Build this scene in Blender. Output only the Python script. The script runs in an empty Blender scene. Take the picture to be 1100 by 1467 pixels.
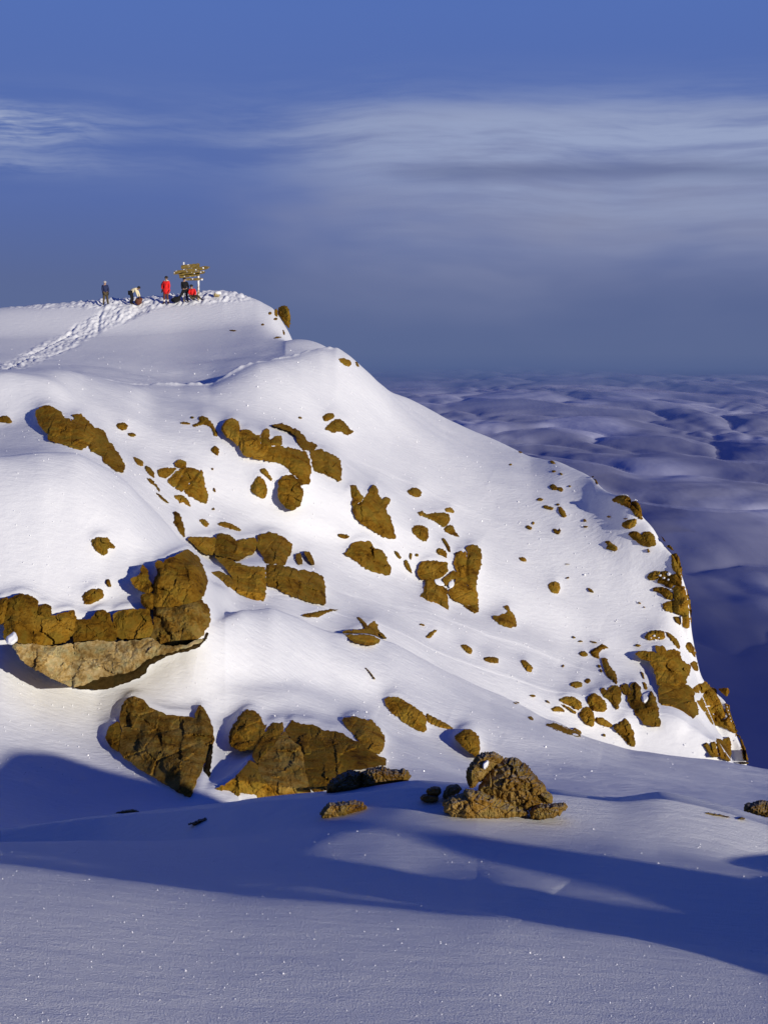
import bpy, math, random
import numpy as np
from mathutils import Vector, Matrix, geometry

sc = bpy.context.scene
COL = sc.collection
R = math.radians
F = 2300.0            # focal length in photo pixels (photo 1100 x 1467)
CX, HY = 550.0, 470.0  # vanishing column and eye line

# ------------------------------------------------------------------ camera
cam = bpy.data.cameras.new('camera')
cam.sensor_fit = 'VERTICAL'
cam.sensor_height = 24.0
cam.lens = 24.0 * F / 1467.0
cam.shift_y = -(733.5 - HY) / 1467.0
cam.clip_start = 0.1
cam.clip_end = 400000.0
co = bpy.data.objects.new('camera', cam)
COL.objects.link(co)
co.location = (0, 0, 0)
co.rotation_euler = (R(90), 0, 0)
sc.camera = co

# ------------------------------------------------------------------ sun and sky
SUN_EL, SUN_AZ = 11.0, 40.0     # elevation; azimuth to the right of straight behind the camera
sd = Vector((math.sin(R(SUN_AZ)) * math.cos(R(SUN_EL)), -math.cos(R(SUN_AZ)) * math.cos(R(SUN_EL)), math.sin(R(SUN_EL))))
sl = bpy.data.lights.new('sun', 'SUN')
sl.energy = 4.1
sl.angle = R(0.6)
sl.color = (1.0, 0.925, 0.80)
so = bpy.data.objects.new('sun', sl)
COL.objects.link(so)
so.rotation_euler = sd.to_track_quat('Z', 'Y').to_euler()
sc.view_settings.view_transform = 'Standard'
sc.view_settings.look = 'None'
sc.view_settings.exposure = 0.0
sc.view_settings.gamma = 1.0
sc.view_settings.use_curve_mapping = False
sc.cycles.diffuse_bounces = 2
sc.cycles.transparent_max_bounces = 40


class NT:
    """small helper for node trees"""
    def __init__(self, tree):
        self.t = tree
        tree.nodes.clear()

    def n(self, typ, **kw):
        nd = self.t.nodes.new(typ)
        for k, v in kw.items():
            setattr(nd, k, v)
        return nd

    def l(self, a, b):
        self.t.links.new(a, b)

    def setin(self, sock, v):
        if hasattr(v, 'links') or isinstance(v, bpy.types.NodeSocket):
            self.l(v, sock)
        else:
            sock.default_value = v

    def m(self, op, a, b=0.0, c=0.0, clamp=False):
        nd = self.n('ShaderNodeMath', operation=op)
        nd.use_clamp = clamp
        for s, v in zip(nd.inputs, (a, b, c)):
            self.setin(s, v)
        return nd.outputs[0]

    def ss(self, v, lo, hi):
        nd = self.n('ShaderNodeMapRange', interpolation_type='SMOOTHSTEP')
        self.setin(nd.inputs['Value'], v)
        nd.inputs['From Min'].default_value = lo
        nd.inputs['From Max'].default_value = hi
        return nd.outputs[0]

    def mix(self, f, a, b):
        nd = self.n('ShaderNodeMix', data_type='RGBA')
        self.setin(nd.inputs[0], f)
        for s, v in ((nd.inputs[6], a), (nd.inputs[7], b)):
            if isinstance(v, tuple):
                v = tuple(v) + (1.0,) if len(v) == 3 else v
            self.setin(s, v)
        return nd.outputs[2]

    def ramp(self, v, stops, interp='LINEAR'):
        nd = self.n('ShaderNodeValToRGB')
        nd.color_ramp.interpolation = interp
        els = nd.color_ramp.elements
        while len(els) < len(stops):
            els.new(0.5)
        for e, (p, c) in zip(els, stops):
            e.position = p
            e.color = tuple(c) + (1.0,) if len(c) == 3 else c
        self.setin(nd.inputs[0], v)
        return nd.outputs[0]

    def noise(self, vec, scale, detail=3.0, rough=0.5, dist=0.0, col=False):
        nd = self.n('ShaderNodeTexNoise')
        if vec is not None:
            self.l(vec, nd.inputs['Vector'])
        nd.inputs['Scale'].default_value = scale
        nd.inputs['Detail'].default_value = detail
        nd.inputs['Roughness'].default_value = rough
        nd.inputs['Distortion'].default_value = dist
        return nd.outputs['Color' if col else 0]

    def vmap(self, vec, sc_=(1, 1, 1), loc=(0, 0, 0), rot=(0, 0, 0)):
        nd = self.n('ShaderNodeMapping')
        self.l(vec, nd.inputs['Vector'])
        nd.inputs['Scale'].default_value = sc_
        nd.inputs['Location'].default_value = loc
        nd.inputs['Rotation'].default_value = rot
        return nd.outputs[0]


world = bpy.data.worlds.new("World")
sc.world = world
world.use_nodes = True
W = NT(world.node_tree)
out = W.n('ShaderNodeOutputWorld')
bg = W.n('ShaderNodeBackground')
WSTR = 0.1
bg.inputs['Strength'].default_value = WSTR
W.l(bg.outputs[0], out.inputs[0])
tc = W.n('ShaderNodeTexCoord')
sep = W.n('ShaderNodeSeparateXYZ')
W.l(tc.outputs['Generated'], sep.inputs[0])
dx, dy, dz = sep.outputs
comb = W.n('ShaderNodeCombineXYZ')
W.l(dx, comb.inputs[0]); W.l(dy, comb.inputs[1])
W.l(W.m('MAXIMUM', dz, 0.02), comb.inputs[2])
sky = W.n('ShaderNodeTexSky', sky_type='NISHITA')
sky.sun_disc = False
sky.sun_elevation = R(SUN_EL)
sky.sun_rotation = R(180 - SUN_AZ)
sky.altitude = 5900
sky.air_density = 1.0
sky.dust_density = 0.3
sky.ozone_density = 3.0
W.l(comb.outputs[0], sky.inputs[0])
K = 1.0 / WSTR
def kc(r, g, b):
    return (r * K, g * K, b * K)
# deep high-altitude blue, paler and greyer towards the horizon
el = W.m('MULTIPLY_ADD', dz, 0.5, 0.5)
grad = W.ramp(el, [(0.0, (.0155, .038, .19)), (0.42, (.0165, .041, .20)), (0.478, (.040, .070, .22)), (0.492, (.088, .118, .26)),
                   (0.515, (.092, .120, .275)), (0.54, (.090, .138, .37)), (0.60, (.088, .160, .455)), (0.66, (.033, .080, .34)), (0.76, (.008, .030, .21)), (1.0, (.004, .019, .17))])
gk = W.n('ShaderNodeVectorMath', operation='SCALE')
W.l(grad, gk.inputs[0]); gk.inputs['Scale'].default_value = K
base = W.mix(0.96, sky.outputs[0], gk.outputs[0])
# high cloud: wind-drawn streaks over a soft veil
P = tc.outputs['Generated']
warp = W.n('ShaderNodeVectorMath', operation='MULTIPLY_ADD')
W.l(W.noise(P, 5.0, 3, .5, 0, True), warp.inputs[0]); warp.inputs[1].default_value = (.10, .10, .035); W.l(P, warp.inputs[2])
wp = warp.outputs[0]
n_str = W.noise(W.vmap(wp, (5, 5, 46), (3.1, 0, 1.7), (0, R(2.5), 0)), 1.0, 6, .58)
n_fine = W.noise(W.vmap(wp, (12, 12, 120), (1.3, 4, 2.7), (0, R(2), 0)), 1.0, 5, .6)
n_big = W.noise(W.vmap(wp, (3.2, 3.2, 9), (7.4, 2.0, .6)), 1.0, 4, .55)
def bell(v, c, w):
    a = W.m('DIVIDE', W.m('SUBTRACT', v, c), w)
    return W.m('POWER', 2.718, W.m('MULTIPLY', W.m('MULTIPLY', a, a), -1.0))
band = W.m('ADD', W.m('MULTIPLY', bell(dz, .118, .024), W.m('MULTIPLY_ADD', W.ss(dx, -.13, .02), .75, .25)), W.m('MULTIPLY', bell(dz, .085, .03), W.m('MULTIPLY', W.ss(dx, -.06, .08), .5)))
band = W.m('MULTIPLY', band, W.ss(W.m('MULTIPLY_ADD', n_str, .7, W.m('MULTIPLY', n_fine, .3)), .38, .62))
cl_l = W.m('MULTIPLY', W.m('MULTIPLY', bell(dz, .122, .011), bell(dx, -.235, .055)), W.ss(n_fine, .33, .6))
cl_l2 = W.m('MULTIPLY', W.m('MULTIPLY', bell(dz, .099, .006), bell(dx, -.235, .06)), W.ss(n_fine, .3, .6))
bank = W.m('MULTIPLY', W.m('MULTIPLY', W.ss(W.m('MULTIPLY_ADD', n_str, .016, dz), .152, .136), W.ss(W.m('MULTIPLY_ADD', n_big, .05, dz), .02, .10)), W.m('MULTIPLY', W.ss(W.m('MULTIPLY_ADD', n_big, .12, dx), -.06, .12), W.m('MULTIPLY_ADD', W.ss(n_big, .30, .62), .5, W.m('MULTIPLY', n_str, .7))))
veil = W.m('MULTIPLY', W.m('MULTIPLY', bell(dz, .062, .05), W.ss(W.m('MULTIPLY_ADD', dz, .9, dx), -.12, .12)), W.ss(n_big, .30, .66))
dark = W.m('MULTIPLY', bell(W.m('MULTIPLY_ADD', n_str, .010, dz), .1010, .0055), W.m('MULTIPLY', W.ss(dx, -.02, .05), 1.0))
c0 = W.mix(W.m('MULTIPLY', bank, 1.0, clamp=True), base, kc(.275, .31, .46))
c1 = W.mix(W.m('MULTIPLY', veil, .9, clamp=True), c0, kc(.225, .25, .39))
c2 = W.mix(W.m('MULTIPLY', W.m('ADD', band, W.m('ADD', W.m('MULTIPLY', cl_l, 1.5), W.m('MULTIPLY', cl_l2, .6))), 1.0, clamp=True), c1, kc(.30, .36, .55))
c3 = W.mix(W.m('MULTIPLY', dark, .5, clamp=True), c2, kc(.10, .13, .27))
W.l(c3, bg.inputs['Color'])

# ------------------------------------------------------------------ numpy noise
def _hash(ix, iy, seed):
    h = (ix.astype(np.int64) * 374761393 + iy.astype(np.int64) * 668265263 + seed * 974634777) & 0xFFFFFFFF
    h = ((h ^ (h >> 13)) * 1274126177) & 0xFFFFFFFF
    h = (h ^ (h >> 16)) & 0xFFFFFF
    return h / float(0xFFFFFF)

def vnoise(x, y, seed=0):
    """gradient noise, about -1..1"""
    ix, iy = np.floor(x), np.floor(y)
    fx, fy = x - ix, y - iy
    ux, uy = fx**3 * (fx * (fx * 6 - 15) + 10), fy**3 * (fy * (fy * 6 - 15) + 10)
    r = 0
    for ox in (0, 1):
        for oy in (0, 1):
            a = _hash(ix + ox, iy + oy, seed) * 2 * np.pi
            g = np.cos(a) * (fx - ox) + np.sin(a) * (fy - oy)
            r = r + g * (ux if ox else 1 - ux) * (uy if oy else 1 - uy)
    return r * 1.5

def fbm(x, y, seed=0, octv=4, gain=.5):
    r, a = 0, 1.0
    for i in range(octv):
        r = r + a * vnoise(x * 2**i, y * 2**i, seed + i * 17)
        a *= gain
    return r

def gsmooth(a, s, axis=0):
    if s <= 0:
        return a
    k = int(3 * s) + 1
    w = np.exp(-.5 * (np.arange(-k, k + 1) / s)**2); w /= w.sum()
    pad = [(0, 0)] * a.ndim; pad[axis] = (k, k)
    p = np.pad(a, pad, mode='edge')
    r = np.zeros_like(a, dtype=float)
    n = a.shape[axis]
    for i, wi in enumerate(w):
        r += wi * (p[i:i + n] if axis == 0 else p[:, i:i + n])
    return r

# ------------------------------------------------------------------ object helpers
def tag(o, label=None, cat=None, group=None, kind=None):
    if label: o['label'] = label
    if cat: o['category'] = cat
    if group: o['group'] = group
    if kind: o['kind'] = kind
    return o

def empty(name, loc):
    o = bpy.data.objects.new(name, None)
    COL.objects.link(o)
    o.location = loc
    o.empty_display_size = .2
    return o

def mesh_np(name, V, Fc, mat, parent=None, smooth=False, origin=None):
    """V world coordinates (n x 3); Fc list or array of faces"""
    V = np.asarray(V, dtype=np.float64)
    if origin is None:
        if parent is not None:
            origin = np.array(parent.location)
        else:
            origin = np.array([V[:, 0].mean(), V[:, 1].mean(), V[:, 2].min()])
    me = bpy.data.meshes.new(name)
    L = V - origin
    if isinstance(Fc, np.ndarray):
        nv, k = Fc.shape
        me.vertices.add(len(L)); me.vertices.foreach_set('co', L.astype(np.float32).ravel())
        me.loops.add(nv * k); me.loops.foreach_set('vertex_index', Fc.astype(np.int32).ravel())
        me.polygons.add(nv); me.polygons.foreach_set('loop_start', np.arange(0, nv * k, k, dtype=np.int32))
        me.update(calc_edges=True)
    else:
        me.from_pydata([tuple(v) for v in L], [], [tuple(f) for f in Fc])
        me.update()
    me.polygons.foreach_set('use_smooth', np.full(len(me.polygons), smooth))
    mats = mat if isinstance(mat, (list, tuple)) else [mat]
    for m_ in mats:
        me.materials.append(m_)
    o = bpy.data.objects.new(name, me)
    COL.objects.link(o)
    if parent is not None:
        o.parent = parent
        o.location = tuple(np.array(origin) - np.array(parent.location))
    else:
        o.location = tuple(origin)
    return o

# ------------------------------------------------------------------ materials
def newmat(name):
    m_ = bpy.data.materials.new(name)
    m_.use_nodes = True
    t = NT(m_.node_tree)
    o = t.n('ShaderNodeOutputMaterial')
    b = t.n('ShaderNodeBsdfPrincipled')
    t.l(b.outputs[0], o.inputs[0])
    return m_, t, b, o

def bump(t, h, strength, dist, nrm=None):
    b = t.n('ShaderNodeBump')
    b.inputs['Strength'].default_value = strength
    b.inputs['Distance'].default_value = dist
    t.l(h, b.inputs['Height'])
    if nrm is not None:
        t.l(nrm, b.inputs['Normal'])
    return b.outputs[0]

def snow_mat():
    m_, t, b, o = newmat('snow')
    g = t.n('ShaderNodeNewGeometry')
    p = g.outputs['Position']
    n1 = t.noise(p, .35, 3, .5)
    t.l(t.mix(n1, (.80, .815, .83), (.86, .865, .87)), b.inputs['Base Color'])
    b.inputs['Roughness'].default_value = .62
    b.inputs['Specular IOR Level'].default_value = .25
    b.inputs['Sheen Weight'].default_value = 0.0
    at = t.n('ShaderNodeAttribute'); at.attribute_name = 'near'
    fine = t.noise(p, 60, 4, .85)
    vor = t.n('ShaderNodeTexVoronoi'); vor.inputs['Scale'].default_value = 95; t.l(p, vor.inputs['Vector'])
    hgt = t.m('MULTIPLY', t.m('ADD', t.m('MULTIPLY', fine, .9), t.m('MULTIPLY', vor.outputs[0], .5)), at.outputs['Fac'])
    b1 = bump(t, hgt, .9, .012)
    mid = t.noise(t.vmap(p, (1, 2.2, 1)), 2.6, 5, .62)
    b2 = bump(t, mid, .5, .06, b1)
    t.l(b2, b.inputs['Normal'])
    return m_
M_SNOW = snow_mat()

def plain_snow(name='snow_cap', col=(.86, .865, .87)):
    m_, t, b, o = newmat(name)
    g = t.n('ShaderNodeNewGeometry')
    b.inputs['Base Color'].default_value = (*col, 1)
    b.inputs['Roughness'].default_value = .65
    b.inputs['Specular IOR Level'].default_value = .2
    t.l(bump(t, t.noise(g.outputs['Position'], 9, 4, .6), .3, .03), b.inputs['Normal'])
    return m_
M_CAP = plain_snow()

def rock_mat(name, c_dark, c_mid, c_hi, sc_=1.0, frost=0.0, stain=0.0):
    m_, t, b, o = newmat(name)
    g = t.n('ShaderNodeNewGeometry')
    p = g.outputs['Position']
    oi = t.n('ShaderNodeObjectInfo')
    n1 = t.noise(p, 1.1 * sc_, 5, .6)
    n2 = t.noise(p, 6.5 * sc_, 6, .68)
    n3 = t.noise(p, 28 * sc_, 4, .7)
    mixf = t.m('ADD', t.m('MULTIPLY', n1, .55), t.m('ADD', t.m('MULTIPLY', n2, .33), t.m('MULTIPLY', n3, .12)))
    col = t.ramp(mixf, [(.38, c_dark), (.47, c_mid), (.60, c_hi)])
    # lichen and iron stains: olive against rust, own shapes
    st = t.ss(t.noise(p, 2.2 * sc_, 4, .6), .46, .62)
    col = t.mix(t.m('MULTIPLY', st, .5), col, (c_mid[0] * .62, c_mid[1] * .95, c_mid[2] * 1.3))
    if stain:
        sn = t.noise(t.vmap(p, (2.2, 2.2, .35)), 1.6, 4, .6)
        col = t.mix(t.m('MULTIPLY', t.ss(sn, .5, .66), stain), col, c_dark)
    vr = t.m('MULTIPLY_ADD', oi.outputs['Random'], .55, .66)
    sm = t.n('ShaderNodeVectorMath', operation='SCALE'); t.l(col, sm.inputs[0]); t.l(vr, sm.inputs['Scale'])
    col = sm.outputs[0]
    if frost:
        sx = t.n('ShaderNodeSeparateXYZ'); t.l(g.outputs['Normal'], sx.inputs[0])
        up = t.m('ADD', t.m('MULTIPLY', sx.outputs[2], .45), t.m('ADD', t.m('MULTIPLY', n3, .55), t.m('MULTIPLY', n2, .4)))
        col = t.mix(t.m('MULTIPLY', t.ss(up, .80, 1.02), frost), col, (.50, .48, .44))
    t.l(col, b.inputs['Base Color'])
    b.inputs['Roughness'].default_value = .9
    b.inputs['Specular IOR Level'].default_value = .05
    hh = t.m('ADD', t.m('MULTIPLY', n2, .75), t.m('MULTIPLY', n3, .25))
    t.l(bump(t, hh, .5, .10 / sc_), b.inputs['Normal'])
    return m_
M_ROCK = rock_mat('brown_rock', (.060, .026, .003), (.20, .098, .008), (.30, .175, .024))
M_PALE = rock_mat('pale_rock', (.16, .09, .022), (.34, .225, .075), (.60, .46, .23), 1.3, 0, .75)
M_FROST = rock_mat('frosted_rock', (.060, .026, .004), (.20, .105, .016), (.36, .24, .08), 2.6, .5)
M_SHADE_DARK = rock_mat('shade_dark_rock', (.012, .007, .002), (.03, .018, .005), (.055, .034, .010))  # near-black rock for ledge hollow and boulder cleft; their shade is put into the colour
M_MIX = rock_mat('weathered_rock', (.085, .038, .006), (.24, .125, .016), (.40, .26, .07), 1.5)
# ------------------------------------------------------------------ snow terrain
# Profiles of the mountain: each line is a crest, foot or hollow given where it is seen and how far away it is.
def crv(pts, s):
    return (np.array(pts, float), s)
E5R = [(560, 560, 96.2), (600, 581, 97), (640, 602, 95.5), (700, 628, 93), (760, 655, 89), (800, 666, 86), (850, 688, 82), (870, 706, 78.6), (900, 722, 77), (930, 755, 76), (950, 785, 75.2),
       (962, 800, 74.7), (978, 835, 74), (987, 870, 73.3), (990, 910, 73), (998, 950, 72.4), (1008, 985, 72), (1040, 1010, 71.3), (1048, 1040, 70.5), (1068, 1085, 69.6), (1078, 1140, 69), (1130, 1250, 68)]
CURVES = [
    crv([(0, 3100, 1.5)], 0),
    crv([(0, 2150, 3.2)], 0),
    crv([(0, 1600, 6.0), (1100, 1600, 6.3)], 0),
    crv([(-100, 1243, 9.5), (0, 1255, 9.5), (300, 1290, 9.4), (700, 1325, 9.2), (1100, 1390, 8.9)], 22),
    crv([(-100, 1241, 12.2), (0, 1252, 12.0), (300, 1283, 11.2), (700, 1312, 10.5), (1100, 1370, 10.1)], 22),
    crv([(-100, 1208, 19.6), (0, 1208, 19.2), (200, 1205, 17.8), (330, 1201, 16.3), (450, 1199, 15.3), (560, 1202, 14.9), (700, 1218, 14.3), (900, 1235, 13.6), (1100, 1254, 13.2), (1200, 1270, 12.2)], 25),
    crv([(0, 1200, 16.5)], 0),      # set below, from the crest
    crv([(0, 1185, 22.2), (150, 1167, 21.4), (270, 1155, 19.6), (330, 1150, 18.7), (440, 1139, 17.6), (520, 1130, 17.27), (590, 1122, 16.95), (640, 1124, 16.83), (720, 1130, 16.68), (800, 1134, 16.54), (880, 1144, 16.40), (910, 1141, 16.34), (945, 1137, 16.28), (985, 1144, 16.21), (1040, 1157, 16.11), (1100, 1176, 16.00), (1200, 1200, 16.00)], 13),
    crv([(0, 1260, 26), (600, 1215, 23.5), (1100, 1260, 23)], 20),
    crv([(0, 1260, 32), (600, 1200, 33), (1100, 1240, 33)], 20),
    crv([(0, 1150, 42), (130, 1170, 42), (280, 1158, 42), (400, 1150, 43), (600, 1140, 43), (800, 1145, 44), (1100, 1170, 45)], 35),
    crv([(-50, 1060, 46), (0, 1062, 46), (130, 1085, 46.5), (200, 1075, 47), (300, 1030, 49), (400, 1020, 50), (500, 1030, 51), (600, 1060, 51), (700, 1085, 51.5), (800, 1100, 52), (950, 1120, 53), (1100, 1140, 53)], 35),
    crv([(-50, 975, 49), (0, 960, 49.3), (60, 985, 49.6), (140, 995, 50), (200, 972, 50.5), (260, 940, 51), (300, 905, 52), (345, 868, 55), (390, 864, 56), (470, 905, 57), (560, 930, 58.5), (640, 965, 60), (740, 1008, 61),
         (830, 1052, 61.5), (900, 1078, 61.5), (1000, 1094, 61.5), (1075, 1107, 61.5), (1100, 1112, 61.5), (1200, 1126, 61.5)], 5),
    crv([(-50, 870, 51.4), (0, 870, 51.5), (150, 890, 52), (220, 850, 53.2), (280, 815, 55.2), (320, 858, 57.2), (345, 878, 58), (390, 880, 58.6), (470, 917, 59.6), (560, 938, 61), (640, 972, 62.2), (740, 1016, 63), (830, 1060, 63.4),
         (900, 1088, 63.4), (1000, 1104, 63.4), (1075, 1120, 63.4), (1100, 1132, 63.4), (1200, 1160, 63.4)], 8),
    crv([(-50, 655, 57.5), (0, 655, 57.6), (60, 650, 58), (110, 655, 58.6), (180, 688, 59.3), (230, 737, 59.6), (265, 782, 59.6), (300, 835, 60.2), (340, 850, 61), (400, 858, 62), (470, 880, 63), (560, 900, 64), (640, 935, 65), (740, 975, 65.4),
         (830, 1005, 65.4), (900, 1025, 65.2), (1000, 1052, 64.6), (1075, 1120, 64.4), (1200, 1190, 64.4)], 7),
    crv([(-50, 668, 61.5), (0, 668, 61.5), (60, 664, 62), (110, 668, 62.6), (180, 700, 63.4), (230, 746, 64.4), (270, 786, 64.2), (300, 812, 64.6), (340, 815, 65), (400, 815, 65.6), (470, 835, 67), (560, 862, 68), (640, 890, 68.6),
         (740, 925, 68.8), (830, 965, 68.6), (900, 985, 68), (1000, 1025, 67), (1075, 1130, 66.5), (1200, 1220, 66.5)], 10),
    crv([(-50, 618, 73), (0, 616, 73), (60, 606, 73), (110, 612, 73), (160, 642, 72.5), (200, 655, 72), (260, 690, 71.5), (340, 735, 71), (400, 760, 71), (500, 790, 71.6), (600, 840, 71.6), (700, 880, 71.4), (830, 930, 70.8), (900, 950, 70), (1000, 1005, 68.4), (1075, 1135, 67.6), (1200, 1235, 67.6)], 12),
    crv([(-50, 545, 79), (0, 540, 79), (80, 545, 79), (120, 572, 78.6), (175, 590, 78), (215, 610, 77.5), (300, 622, 77), (365, 640, 76.5), (430, 665, 76), (500, 700, 75.4), (560, 745, 75), (650, 790, 74.6), (740, 830, 74),
         (830, 870, 73), (900, 890, 72.3), (960, 910, 71.5), (1000, 990, 70), (1075, 1138, 68.4), (1200, 1245, 68.4)], 12),
    crv([(-50, 534, 85.5), (0, 533, 85.5), (95, 531, 85.5), (150, 546, 85.5), (190, 556, 85), (215, 572, 84.5), (300, 585, 84), (365, 600, 83.5), (430, 622, 83), (520, 660, 82), (600, 690, 80.5), (700, 735, 79), (800, 775, 77.2), (900, 820, 75),
         (960, 860, 73.6), (985, 920, 72.2), (1000, 992, 71.2), (1075, 1140, 68.8), (1200, 1248, 68.8)], 9),
    crv([(-50, 545, 88), (0, 542, 88), (60, 536, 88.5), (120, 534, 89), (160, 543, 90), (190, 546, 91), (205, 546, 91.5), (260, 551, 92), (300, 550, 92), (340, 532, 93), (370, 520, 93.6), (400, 512, 94.4), (430, 506, 95), (460, 502, 95.5),
         (482, 503, 95.6), (500, 514, 95.4), (518, 528, 95.2), (540, 545, 95.2)] + E5R, 2.6),
    crv([(-50, 560, 91), (60, 548, 91.5), (120, 545, 92), (190, 553, 94), (260, 558, 95), (300, 555, 95), (340, 540, 96), (400, 520, 97), (460, 513, 97.5), (500, 526, 97.5)] + [(a, b + 22, c + 2.2) for a, b, c in E5R], 4),
    crv([(-50, 514, 101), (0, 515, 101), (150, 518, 101), (260, 522, 101), (320, 514, 101), (380, 500, 101), (410, 484, 102.5), (430, 482, 102.5), (450, 486, 102.5), (475, 496, 102), (500, 522, 101), (540, 580, 100)] + [(a, b + 120, c + 12) for a, b, c in E5R], 22),
    crv([(-50, 486, 105), (0, 485, 105), (150, 482, 105.5), (260, 478, 106), (320, 470, 106), (380, 463, 106), (400, 476, 105.5), (420, 500, 105), (450, 530, 105), (500, 600, 105)] + [(a, b + 200, c + 20) for a, b, c in E5R], 14),
    crv([(-80, 450, 112), (0, 441, 112), (80, 435, 112.5), (150, 430, 112.5), (200, 427, 113), (260, 421, 113), (300, 417, 113), (320, 416, 113), (345, 421, 112.5), (370, 430, 112), (390, 442, 111.4), (402, 458, 110.8), (414, 476, 110),
         (425, 500, 109.5), (440, 560, 109), (500, 700, 109)] + [(a, b + 300, c + 30) for a, b, c in E5R], 2.2),
    crv([(-80, 470, 120), (300, 450, 121), (345, 460, 120), (400, 500, 118), (440, 620, 118), (500, 780, 118)] + [(a, b + 360, c + 36) for a, b, c in E5R], 4),
    crv([(0, 1700, 190)], 0),
    crv([(0, 3000, 700)], 0),
]
SEG = [6, 22, 90, 30, 50, 40, 20, 8, 10, 34, 60, 60, 70, 110, 14, 60, 40, 60, 60, 10, 60, 60, 90, 12, 8, 5]
u_in = np.arange(-40, 1141, 1.45)
def geo(a, d, n, g):
    r, x = [], a
    for _ in range(n):
        x += d; d *= g; r.append(x)
    return r
u_r = np.array(geo(u_in[-1], 2.2, 60, 1.105)); u_l = np.array(geo(u_in[0], -2.2, 60, 1.105))[::-1]
U = np.concatenate([u_l, u_in, u_r])
NC = len(U)
KN = len(CURVES)
ky = np.zeros((KN, NC)); kr = np.zeros((KN, NC))
for k, (pts, s) in enumerate(CURVES):
    y_ = np.interp(U, pts[:, 0], pts[:, 1]); r_ = np.interp(U, pts[:, 0], pts[:, 2])
    kr[k] = gsmooth(r_, max(s, 16) / 1.45)
    ky[k] = gsmooth(y_, s / 1.45)
wu = gsmooth(np.clip((650 - U) / 250, 0, 1), 30)[None, :]
kr = kr * (1 - wu) + wu * np.interp(kr, [0, 62, 72, 85.5, 92, 95, 101, 105, 113, 130, 700], [0, 62, 70, 78.5, 83, 86.5, 96.5, 105.5, 114, 131, 700])
for k in range(1, KN):
    kr[k] = np.maximum(kr[k], kr[k - 1] + .25)
kz = -kr * (ky - HY) / F
# just before the near crest the ground is smoother than the crest line itself
yc_ = gsmooth(ky[7], 45); zc_ = -(yc_ - HY) / F * kr[7] + .04
kr[6] = kr[7] - 1.3; ky[6] = HY - F * zc_ / kr[6]; kz[6] = zc_
# the ground drops from under the camera
kz[0] = -1.75; kz[1] = -2.35
# monotone cubic slopes in distance
h = np.diff(kr, axis=0); dlt = np.diff(kz, axis=0) / h
sl_ = np.zeros_like(kz)
sl_[0] = dlt[0]; sl_[-1] = dlt[-1]
for k in range(1, KN - 1):
    w1 = 2 * h[k] + h[k - 1]; w2 = h[k] + 2 * h[k - 1]
    same = dlt[k - 1] * dlt[k] > 0
    hm = (w1 + w2) / (w1 / np.where(dlt[k - 1] == 0, 1e-9, dlt[k - 1]) + w2 / np.where(dlt[k] == 0, 1e-9, dlt[k]))
    sl_[k] = np.where(same, hm, 0)
rows_Y, rows_Z = [], []
for k in range(KN - 1):
    n = SEG[k]
    for i in range(n):
        t_ = i / n
        a = kr[k] + h[k] * t_
        h00 = 2 * t_**3 - 3 * t_**2 + 1; h10 = t_**3 - 2 * t_**2 + t_; h01 = -2 * t_**3 + 3 * t_**2; h11 = t_**3 - t_**2
        rows_Y.append(a); rows_Z.append(h00 * kz[k] + h10 * h[k] * sl_[k] + h01 * kz[k + 1] + h11 * h[k] * sl_[k + 1])
rows_Y.append(kr[-1]); rows_Z.append(kz[-1])
GY = np.array(rows_Y); GZ = np.array(rows_Z)
NR = GY.shape[0]
# soften the profile joints a little along the distance
m3 = gsmooth(GZ, 1.6)
wfr = (GY > 5) & (GY < 130)
GZ = np.where(wfr, GZ * .3 + m3 * .7, GZ)
GX = (U[None, :] - CX) / F * GY

def env_map(GY, GZ):
    """seen depth per photo pixel column U and row: D[row, col]"""
    yy = HY - F * GZ / GY
    env = np.minimum.accumulate(yy, axis=0)
    vis = yy <= env + .6
    return yy, env, vis

# wind relief, in metres on the ground
def relief(X, Y):
    far = np.clip((Y - 36) / 12, 0, 1)
    a = .022 * fbm(X / 3.2, Y / 4.0, 3, 4, .45) * (1 - far)
    rot = R(40)
    xr, yr = X * math.cos(rot) - Y * math.sin(rot), X * math.sin(rot) + Y * math.cos(rot)
    b = (.30 * fbm(xr / 19.0, yr / 5.4, 11, 3, .36) + .028 * fbm(xr / 3.0, yr / 1.6, 15, 3, .5)) * far
    return a + b
plat = np.clip((GY - 95) / 5, 0, 1)
GZ = GZ + relief(GX, GY) * (1 - .75 * plat) * np.clip((140 - GY) / 20, 0, 1)

# unseen mounds added at the right, shaped to shade the front hollow and left slope
def mound(cx, cy, rx, ry, hgt, rot=0.0, p=1.0):
    c, s = math.cos(rot), math.sin(rot)
    a = ((GX - cx) * c + (GY - cy) * s) / rx; b = (-(GX - cx) * s + (GY - cy) * c) / ry
    return hgt * np.exp(-(a * a + b * b)**p)
SHADE_MOUNDS = [(9.8, 22.9, 2.5, 2.4, 2.1, R(40), 1.1), (8.3, 5.7, 1.0, 1.0, .93, R(40), 1.1), (6.75, 4.35, .7, .8, .87, R(40), 1.2)]
GZ = GZ - .11 * np.clip(GX - 6.2, 0, None)**1.2 * np.clip((42 - GY) / 14, 0, 1)
for m_ in SHADE_MOUNDS:
    GZ = GZ + mound(*m_)

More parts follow.
